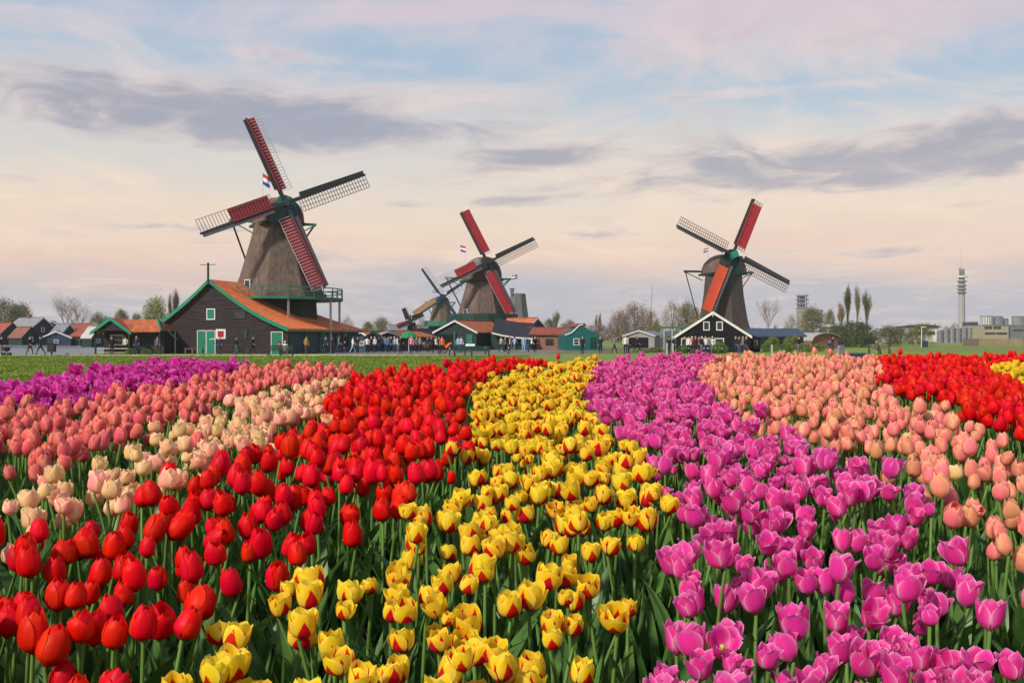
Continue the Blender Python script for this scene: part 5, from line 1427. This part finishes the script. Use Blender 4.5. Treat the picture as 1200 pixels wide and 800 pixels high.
# ================================================================ PEOPLE
mat("skin", (0.50, 0.30, 0.21), 0.6, 0.1)
CLOTH = {"black": (.015, .015, .018), "navy": (.02, .03, .07), "white": (.66, .65, .63), "red": (.38, .03, .035), "mustard": (.42, .25, .03), "blue": (.07, .14, .32), "pale_blue": (.30, .42, .60),
         "grey": (.16, .16, .17), "pink": (.55, .22, .25), "orange": (.70, .14, .02), "brown": (.10, .06, .04), "denim": (.06, .09, .16), "beige": (.42, .35, .26), "green": (.05, .12, .06)}
for k, c in CLOTH.items():
    mat("cloth_" + k, c, 0.85, 0.15, 6)
mat("hair_dark", (.02, .015, .012), .7); mat("hair_pale", (.35, .26, .16), .7); mat("hair_white", (.6, .58, .55), .7)
def person_mesh(pose, seed):
    """One continuous skinned body 1.72 m tall; returns (body mesh, hair mesh). Material slots: trousers, top, skin, shoes."""
    r = random.Random(seed)
    V, E, Rd = [], [], []
    def v(p, rad, par=None):
        V.append(Vector(p)); Rd.append(rad)
        if par is not None: E.append((par, len(V) - 1))
        return len(V) - 1
    st = {"stand": 0, "walk": .26, "stride": .34, "sit": 0}[pose]
    hipz = .92 if pose != "sit" else .48
    pel = v((0, 0, hipz), (.155, .115))
    wai = v((0, -.01, hipz + .18), (.135, .10), pel); che = v((0, -.01, hipz + .38), (.165, .115), wai); sh = v((0, 0, hipz + .53), (.13, .085), che)
    nk = v((0, -.01, hipz + .60), (.055, .055), sh); ja = v((0, -.03, hipz + .66), (.070, .080), nk); hd = v((0, -.025, hipz + .74), (.080, .100), ja); tp = v((0, -.01, hipz + .815), (.055, .065), hd)
    no = v((0, -.125, hipz + .715), (.014, .014), ja)
    for s in (-1, 1):
        sw = st * s
        if pose == "sit":
            a = v((s * .10, -.12, hipz - .01), (.09, .09), pel); k = v((s * .12, -.46, hipz), (.065, .065), a); an = v((s * .12, -.48, .09), (.042, .042), k)
        else:
            a = v((s * .095, -sw * .10, hipz - .14), (.088, .092), pel); k = v((s * .10, -sw * .62 - .02, .50), (.062, .064), a); an = v((s * .10, -sw * 1.0 + (.10 if sw < 0 else 0), .09), (.042, .044), k)
        v((s * .11, V[an].y - .15, .045), (.042, .035), an)
        so = v((s * .185, 0, hipz + .50), (.062, .062), sh)
        bend = r.uniform(.0, .5) if pose in ("stand", "sit") else .25
        el = v((s * .235, .03 + sw * .35, hipz + .25), (.046, .046), so); wr = v((s * .225, -.10 - bend * .25 + sw * .5, hipz + .04 + bend * .18), (.033, .033), el)
        ha = v((s * .215, -.14 - bend * .28 + sw * .55, hipz - .03 + bend * .2), (.030, .018), wr)
        for j in range(4):                                            # short fingers and thumb
            v((s * (.195 + .016 * j), -.17 - bend * .30 + sw * .58, hipz - .10 + bend * .21 + .008 * abs(j - 1.5)), (.009, .009), ha)
        v((s * .175, -.17 - bend * .28 + sw * .56, hipz - .045 + bend * .2), (.010, .010), ha)
    me = bpy.data.meshes.new("body"); me.from_pydata([tuple(p) for p in V], E, [])
    o = bpy.data.objects.new("body_tmp", me); COL.objects.link(o)
    md = o.modifiers.new("skin", 'SKIN'); md.use_smooth_shade = True
    for d, rd in zip(me.skin_vertices[0].data, Rd):
        d.radius = rd
    me.skin_vertices[0].data[0].use_root = True
    sb = o.modifiers.new("sub", 'SUBSURF'); sb.levels = sb.render_levels = 1
    dg = bpy.context.evaluated_depsgraph_get()
    out = bpy.data.meshes.new_from_object(o.evaluated_get(dg))
    bpy.data.objects.remove(o)
    for mt in ("cloth_denim", "cloth_black", "skin", "cloth_black"):
        out.materials.append(MATS[mt])
    hz = hipz
    for p in out.polygons:
        c = p.center
        arm = abs(c.x) > .175 and c.z < hz + .5 and c.z > .1
        if c.z < .095: i = 3
        elif c.z > hz + .575: i = 2
        elif arm and c.z < hz + .03 + (.1 if c.y < -.18 else 0) and abs(c.x) > .16: i = 2
        elif c.z > hz + .02 or arm: i = 1
        else: i = 0
        p.material_index = i
        p.use_smooth = True
    hm = MB(); rings = []
    for z, rr, yo in ((.69, .088, .035), (.74, .103, .015), (.79, .098, .0), (.835, .066, -.005), (.852, .02, -.005)):
        rings.append([(rr * .92 * math.cos(a), yo + rr * 1.08 * math.sin(a) + (.045 if z < .76 and math.sin(a) < -.2 else 0), hz + z + (.05 if math.sin(a) < -.3 and z < .75 else 0)) for a in np.linspace(0, 2 * math.pi, 12, endpoint=False)])
    hm.loft(rings, cap=True)
    return out, hm.mesh("hair", "hair_dark", True), hz
PM = [person_mesh("stand", 1), person_mesh("walk", 2), person_mesh("stride", 3), person_mesh("stand", 4), person_mesh("sit", 5)]
def person(px_, Y, v, top, legs, label, face=None, hair="hair_dark", h=1.0, group=None, z=0.0):
    body, hm, hz = PM[v]
    t = thing("person", label, "person", (X_at(px_, Y), Y, z), random.uniform(0, 6.28) if face is None else R(face), group)
    b = link("body", body, t); b.scale = (h, h, h)
    for i, mt in ((0, "cloth_" + legs), (1, "cloth_" + top), (2, "skin"), (3, "cloth_black")):
        b.material_slots[i].link = 'OBJECT'; b.material_slots[i].material = MATS[mt]
    hr = link("hair", hm, b)
    hr.material_slots[0].link = 'OBJECT'; hr.material_slots[0].material = MATS[hair]
    return t
person(35, 93, 1, "black", "black", "person in black walking along the river path beside another walker", 70)
person(47.5, 94, 2, "black", "navy", "person in dark clothes striding towards the litter bin by the river", -80)
person(1.5, 92, 0, "black", "grey", "person in black beside a low dark pram on the river path", 90)
person(131, 95, 3, "black", "black", "person in black standing at the shop porch", 30)
person(160, 95, 0, "navy", "navy", "person in navy standing beside the shop wall", 10, h=1.05)
person(147, 100.5, 0, "white", "black", "person in white and black under the shop porch", 0)
person(184.5, 99, 3, "grey", "brown", "person in grey between shop and barn", 20)
person(258, 97, 0, "navy", "navy", "person in navy under the white-framed sign", 0)
person(277, 97.5, 3, "black", "green", "person in black by the barn's dark window", 150)
person(296.5, 97, 1, "black", "black", "person in black near the barn's small door", 70)
person(328, 88.6, 4, "red", "black", "person in red sitting on the green bench before the barn", 180, z=.02)
person(334, 88.6, 4, "white", "beige", "pale-haired person in white sitting beside the one in red", 180, "hair_white", z=.02)
person(359, 98, 3, "mustard", "brown", "person in a mustard jacket before the barn's dark side", 40)
person(382, 101, 0, "navy", "black", "person in navy by the barn's side windows", 0)
person(389, 102, 3, "black", "black", "person in black next to the navy one by the barn", 120)
person(397, 104, 1, "grey", "navy", "person in grey walking along the barn's side", 90)
person(413.5, 103, 1, "white", "pale_blue", "person in white and pale blue at the barn's far corner", 100)
person(404, 106, 4, "black", "black", "person in black crouched low near the barn's far corner", 45)
person(419, 104, 0, "black", "navy", "person in black beside the pale blue one at the barn corner", 10)
crowd_cols = [("white", "navy"), ("black", "black"), ("white", "black"), ("navy", "denim"), ("grey", "black"), ("white", "denim"), ("blue", "black"), ("black", "navy"), ("pale_blue", "navy"), ("white", "grey"), ("black", "grey"), ("navy", "black")]
cw_lab = {}
for k, px_ in enumerate([430, 435, 440, 443.5, 447.5, 451, 455, 459, 463, 466.5]):
    tp_, lg = crowd_cols[k % 12]
    person(px_ + random.uniform(-.8, .8), 105 + (k * 37 % 17), [0, 1, 3, 2][k % 4], tp_, lg, f"person in {tp_.replace('_', ' ')} top and {lg} trousers in the crowd before the white-edged stall", None, ["hair_dark", "hair_pale", "hair_white"][k % 3])
person(469.5, 100, 0, "black", "black", "person all in black standing under the green parasol's edge", 20, h=1.06)
person(482, 99, 3, "pink", "black", "person in a pink top and black trousers by the green parasol", 0, h=1.06)
for k, (px_, tp_, lg) in enumerate([(488, "grey", "black"), (492, "beige", "navy"), (497, "brown", "black"), (501, "navy", "brown"), (505.5, "black", "black")]):
    person(px_, 108 + (k * 29 % 9), [3, 0, 4, 0, 1][k], tp_, lg, f"person in {tp_} before the dark sagging-roofed shed", None)
person(511, 101, 1, "white", "black", "person in white and black beside the orange-clad one", 60); person(514.5, 102, 0, "black", "black", "person in black between the white-clad and orange-clad ones", 0)
person(518, 101, 3, "orange", "black", "person in an orange vest before the green-black shed", 0)
person(537, 110, 0, "pale_blue", "denim", "person in pale blue in the shed's open doorway", 0); person(540.5, 111, 3, "white", "denim", "person in white in the shed's open doorway", 30)
for k, (px_, tp_, lg) in enumerate([(587.5, "white", "black"), (592, "grey", "black"), (597.5, "beige", "navy"), (603, "pale_blue", "grey")]):
    person(px_, 112 + k, [1, 3, 0, 1][k], tp_, lg, f"person in {tp_.replace('_', ' ')} under the lean-to's pale eave", None)
person(613.8, 114, 0, "pale_blue", "pale_blue", "person in pale blue from head to foot near the lean-to, slightly taller of two", 0, h=1.03); person(617.6, 114.5, 3, "blue", "pale_blue", "person in blue top beside the all pale blue one", 0)
person(623, 113, 1, "white", "black", "person in white walking by the brick house", 80); person(627, 113.5, 0, "black", "black", "person in black by the brick house", 20, "hair_pale")
person(682.5, 97, 3, "black", "black", "person in black standing before the teal house", 0, h=1.02)
person(703.5, 103, 0, "black", "black", "person in black with orange hair beyond the teal house corner", 0, "hair_pale")
person(720, 103, 1, "grey", "black", "person in grey and black walking the bare field", 90); person(746.5, 106, 2, "black", "black", "person in black striding on the bare field", 70)
person(733, 98, 0, "white", "black", "person in a white top and black trousers on the bare field", 0, "hair_pale", 1.08)
person(736.5, 100, 3, "black", "navy", "person in black close behind the white-topped one on the field", 60)
for k, px_ in enumerate([784, 789.5, 802.5, 807, 811, 815, 819, 822.5, 827, 831.5, 835, 862, 866, 870.5, 874.5]):
    tp_, lg = [("black", "black"), ("navy", "black"), ("black", "navy"), ("white", "black"), ("red", "black"), ("black", "black"), ("red", "navy"), ("black", "grey"), ("white", "navy"), ("grey", "black"), ("white", "grey"), ("navy", "navy"), ("black", "denim"), ("grey", "navy"), ("black", "brown")][k]
    where = "beside the glazed shed" if k < 2 else ("before the black house windows" if k < 11 else "by the low black wing")
    person(px_, 96 + (k * 31 % 9), [0, 3, 1, 0][k % 4], tp_, lg, f"person in {tp_} top and {lg} trousers {where}", None, ["hair_dark", "hair_white", "hair_pale"][k % 3])
person(936, 104, 0, "black", "grey", "person in black near the dome bushes on the lawn", 40); person(972, 116, 4, "navy", "black", "person in navy seated on the lawn before the arched barn", 0)
person(976, 115, 3, "black", "black", "person in black standing before the arched barn", 60); person(1027, 100, 4, "black", "black", "person in black sitting on the wooden rail bench", 20, "hair_pale")

# ================================================================ STREET FURNITURE
def bench(label, px_, Y, W, rz, mt="dark_green"):
    t = thing("bench", label, "bench", (X_at(px_, Y), Y, 0), rz)
    for k in range(3):
        MB().box((0, -.12 + .15 * k, .45), (W, .12, .04)).build("seat_slat", mt, t)
    for k in range(3):
        MB().box((0, .30 + .02 * k, .60 + .15 * k), (W, .035, .11)).build("back_slat", mt, t)
    for sx in (-1, 0, 1):
        m = MB(); m.box((sx * W * .46, -.12, .21), (.07, .07, .43)); m.box((sx * W * .46, .27, .47), (.07, .07, .95)); m.box((sx * W * .46, .08, .40), (.06, .46, .06)); m.build("leg", "black_metal", t)
    return t
bench("long green bench seen from behind before the barn's small door", 329, 88, 2.3, R(180))
bench("green slatted bench on the path edge below the green-black shed", 553, 80, 3.0, R(176))
bench("dark rail bench on the lawn beyond the peach tulips", 1031, 99, 2.2, R(0), "wood_grey")
t = thing("litter_bin", "dark litter bin on a post beside the river path", "bin", (X_at(60.5, 92.5), 92.5, 0)); MB().box((0, 0, .68), (.62, .5, .75)).build("box", "black_metal", t); MB().box((0, 0, .15), (.12, .12, .3)).build("post", "black_metal", t); MB().box((0, 0, 1.09), (.7, .56, .06)).build("lid", "black_metal", t)
t = thing("pram", "low dark pram on the river path", "pram", (X_at(7.5, 91.5), 91.5, 0)); MB().lathe([(.35, .12), (.5, .30), (.75, .34), (.78, .30)], 10).build("basket", "cloth_black", t)
for sx in (-.25, .25):
    for sy in (-.2, .2):
        MB().tube([(sx, sy - .02, .14), (sx, sy + .02, .14)], [.14, .14], 12).build("wheel", "black_metal", t)
MB().beam((.25, 0, .6), (.62, 0, 1.05), .04).build("handle", "black_metal", t)
t = thing("sign", "white-framed square sign with a dark red face before the barn door", "sign", (X_at(259, 97.6), 97.6, 0))
MB().box((0, 0, 1.15), (.10, .10, 2.3)).build("post", "black_metal", t); b_ = MB().box((0, -.08, 2.0), (.95, .06, .95)).build("board", "white_paint", t); MB().box((0, -.12, 2.0), (.58, .03, .58)).build("sign_face", "sign_red", b_); MB().beam((-.45, -.08, 1.55), (-1.1, -.08, 1.48), .08).build("arm", "white_paint", t)
for px_, lb in ((233, "low wooden trestle against the barn wall nearest its green-leaf door"), (222, "low wooden trestle along the barn wall, farther from the doors")):
    t = thing("trestle", lb, "trestle", (X_at(px_, 101.3), 101.3, 0), BA)
    MB().box((0, 0, .52), (.95, .35, .06)).build("top", "wood_grey", t)
    for sx in (-.4, .4):
        MB().box((sx, 0, .25), (.08, .3, .5)).build("leg", "wood_grey", t)
def cycle(label, px_, Y, rz):
    t = thing("bicycle", label, "bicycle", (X_at(px_, Y), Y, 0), rz)
    for x in (-.52, .52):
        m = MB(); rings = []
        for a in np.linspace(0, 2 * math.pi, 20, endpoint=False):
            rings.append([(x + (.33 + .022 * math.cos(b)) * math.cos(a), .022 * math.sin(b), .345 + (.33 + .022 * math.cos(b)) * math.sin(a)) for b in np.linspace(0, 2 * math.pi, 5, endpoint=False)])
        rings.append(rings[0]); m.loft(rings); w = m.build("wheel", "black_metal", t)
        s_ = MB()
        for a in np.linspace(0, math.pi, 6, endpoint=False):
            s_.beam((x - .32 * math.cos(a), 0, .345 - .32 * math.sin(a)), (x + .32 * math.cos(a), 0, .345 + .32 * math.sin(a)), .008)
        s_.build("spokes", "silo_metal", w)
    m = MB()
    for a, b in (((-.52, .345), (-.12, .32)), ((-.12, .32), (-.2, .82)), ((-.12, .32), (.36, .80)), ((-.18, .76), (.36, .82)), ((.36, .82), (.52, .345)), ((-.52, .345), (-.18, .74))):
        m.beam((a[0], 0, a[1]), (b[0], 0, b[1]), .035)
    m.build("frame", "stock_blue", t)
    MB().box((-.2, 0, .88), (.26, .14, .06)).build("saddle", "black_metal", t); m = MB(); m.beam((.36, 0, .82), (.33, 0, 1.03), .03); m.beam((.33, -.28, 1.03), (.33, .28, 1.03), .03); m.build("handlebar", "black_metal", t)
cycle("bicycle leaning near the barn's dark window", 283, 99.2, R(-10)); cycle("bicycle parked by the barn's far corner", 400, 106, R(-12)); cycle("bicycle parked before the barn's side posts", 373, 103.4, R(12))
t = thing("banner", "orange banner leaning on a dark pole before the green-black shed", "banner", (X_at(521, 104), 104, 0), R(0)); MB().beam((0, 0, 0), (.95, 0, 1.15), .12).build("pole", "black_metal", t); m = MB(); m.prism([(.15, -.08, .5), (.80, -.08, 1.15), (.45, -.08, 1.12), (.0, -.08, .75)], (0, .03, 0)); m.build("cloth", "cloth_orange", t)
t = thing("information_panel", "white slanted panel on a thin post beside the lower bench", "panel", (X_at(551, 81), 81, 0)); MB().tube([(0, 0, 0), (0, 0, .95)], [.03, .03], 6).build("post", "silo_metal", t); MB().box((0, 0, 1.0), (.75, .5, .05), Matrix.Rotation(R(25), 3, 'X')).build("board", "white_paint", t)
for k, (px_, Y) in enumerate([(527, 92), (545, 90), (569, 96), (596, 98)]):
    t = thing("bollard", "short dark post along the paved yard's edge", "bollard", (X_at(px_, Y), Y, 0), 0, "short posts along the yard"); MB().lathe([(0, .06), (.75, .055), (.8, .07), (.86, .03)], 8).build("post", "black_metal", t); MB().lathe([(.60, .062), (.68, .062)], 8).build("band", "white_paint", t)
for k, (px_, Y, z1) in enumerate([(781.5, 95, 1.05), (788.5, 95.5, 1.0), (904.5, 88, .95)]):
    lb = ["pale wooden stake beside the glazed shed crowd", "second pale stake next to the glazed shed crowd", "lone white stake on the lawn before the dome bushes"][k]
    t = thing("stake", lb, "stake", (X_at(px_, Y), Y, 0)); MB().box((0, 0, z1 / 2), (.14, .14, z1)).build("post", "beige" if False else "lattice_pale", t); MB().box((0, 0, z1 + .02), (.18, .18, .05)).build("cap", "white_paint", t)
# dark sculpture on the lawn
t = thing("sculpture", "dark jagged upright metal sculpture on the lawn beside the red car", "sculpture", (X_at(985, 98), 98, 0), .4)
MB().loft([[(-.42, -.3, 0), (.42, -.3, 0), (.42, .3, 0), (-.42, .3, 0)], [(-.30, -.2, .5), (.36, -.2, .5), (.36, .2, .5), (-.30, .2, .5)], [(-.16, -.16, 1.0), (.30, -.16, 1.0), (.30, .16, 1.0), (-.16, .16, 1.0)]], cap=True).build("plinth", "concrete_dark", t)
MB().tube([(0, 0, .95), (-.12, 0, 1.25), (.05, 0, 1.55), (.12, 0, 1.8)], [.24, .20, .14, .05], 7).build("figure", "stock_dark", t)
MB().tube([(.05, 0, 1.3), (.35, 0, 1.05), (.30, 0, .8)], [.09, .07, .04], 6).build("figure_arm", "stock_dark", t)
# low seat just past the crest of the field
t = thing("garden_seat", "low red seat with a navy padded back just past the crest of the tulip field", "seat", (X_at(1003, 62), 62, 0), R(3))
MB().box((0, -.05, .30), (1.85, .55, .22)).build("seat", "cloth_red", t)
m = MB(); m.prism([(-.80, .20, .42), (.92, .20, .42), (.80, .26, .66), (-.62, .26, .66)], (0, .14, 0)); m.build("backrest", "cloth_navy", t)
for sx in (-.8, .8):
    for sy in (-.22, .15):
        MB().box((sx, sy, .10), (.08, .08, .20)).build("leg", "black_metal", t)
# short grass tufts over the lawn
n = 42000
r_ = np.random.default_rng(12)
Yt_ = 26 + 66 * r_.random(n) ** .8; Xt_ = (r_.uniform(-130, 620, n) - 600) / F * Yt_
ok = (Yt_ > 26) & ~((Yt_ > 86) & (Yt_ < 96))
Xt_, Yt_ = Xt_[ok], Yt_[ok]; n = len(Xt_)
c = np.stack([Xt_, Yt_, zg(Xt_, Yt_)], 1)
V = []
for k in range(3):
    a = r_.uniform(0, 6.28, n); w = r_.uniform(.03, .07, n); h = r_.uniform(.05, .16, n); lx, ly = r_.normal(0, .06, n), r_.normal(0, .06, n)
    o_ = np.stack([r_.normal(0, .08, n), r_.normal(0, .08, n), np.zeros(n)], 1)
    d_ = np.stack([np.cos(a) * w, np.sin(a) * w, np.zeros(n)], 1); u_ = np.stack([lx, ly, h], 1)
    V.append(np.stack([c + o_ - d_, c + o_ + d_, c + o_ + d_ * .3 + u_, c + o_ - d_ * .3 + u_], 1))
V = np.concatenate(V).reshape(-1, 3)
leafy("grass_blade", (0.175, 0.255, 0.026), .35, .3, .6, scale=.25, tint=(0.185, 0.215, 0.034))
tag(link("lawn_grass", np_mesh("lawn_grass", V, np.arange(len(V)).reshape(-1, 4), None, [MATS["grass_blade"]], smooth=False)), "short grass of the lawn between the tulips and the path", "grass", kind="stuff")

# ================================================================ HAZE
hz_m = bpy.data.materials.new("haze_air"); _n, _l = nt(hz_m); _n.clear()
_o = N(_n, "ShaderNodeOutputMaterial"); _v = N(_n, "ShaderNodeVolumePrincipled")
_v.inputs["Color"].default_value = (0.97, 0.95, 0.96, 1); _v.inputs["Density"].default_value = 0.0002; _v.inputs["Anisotropy"].default_value = 0.2
_l.new(_v.outputs[0], _o.inputs["Volume"])
hb = MB().box((0, 300, 22), (1700, 900, 46)).build("haze", hz_m)
tag(hb, "thin pale evening haze over the polder", "haze", kind="stuff")
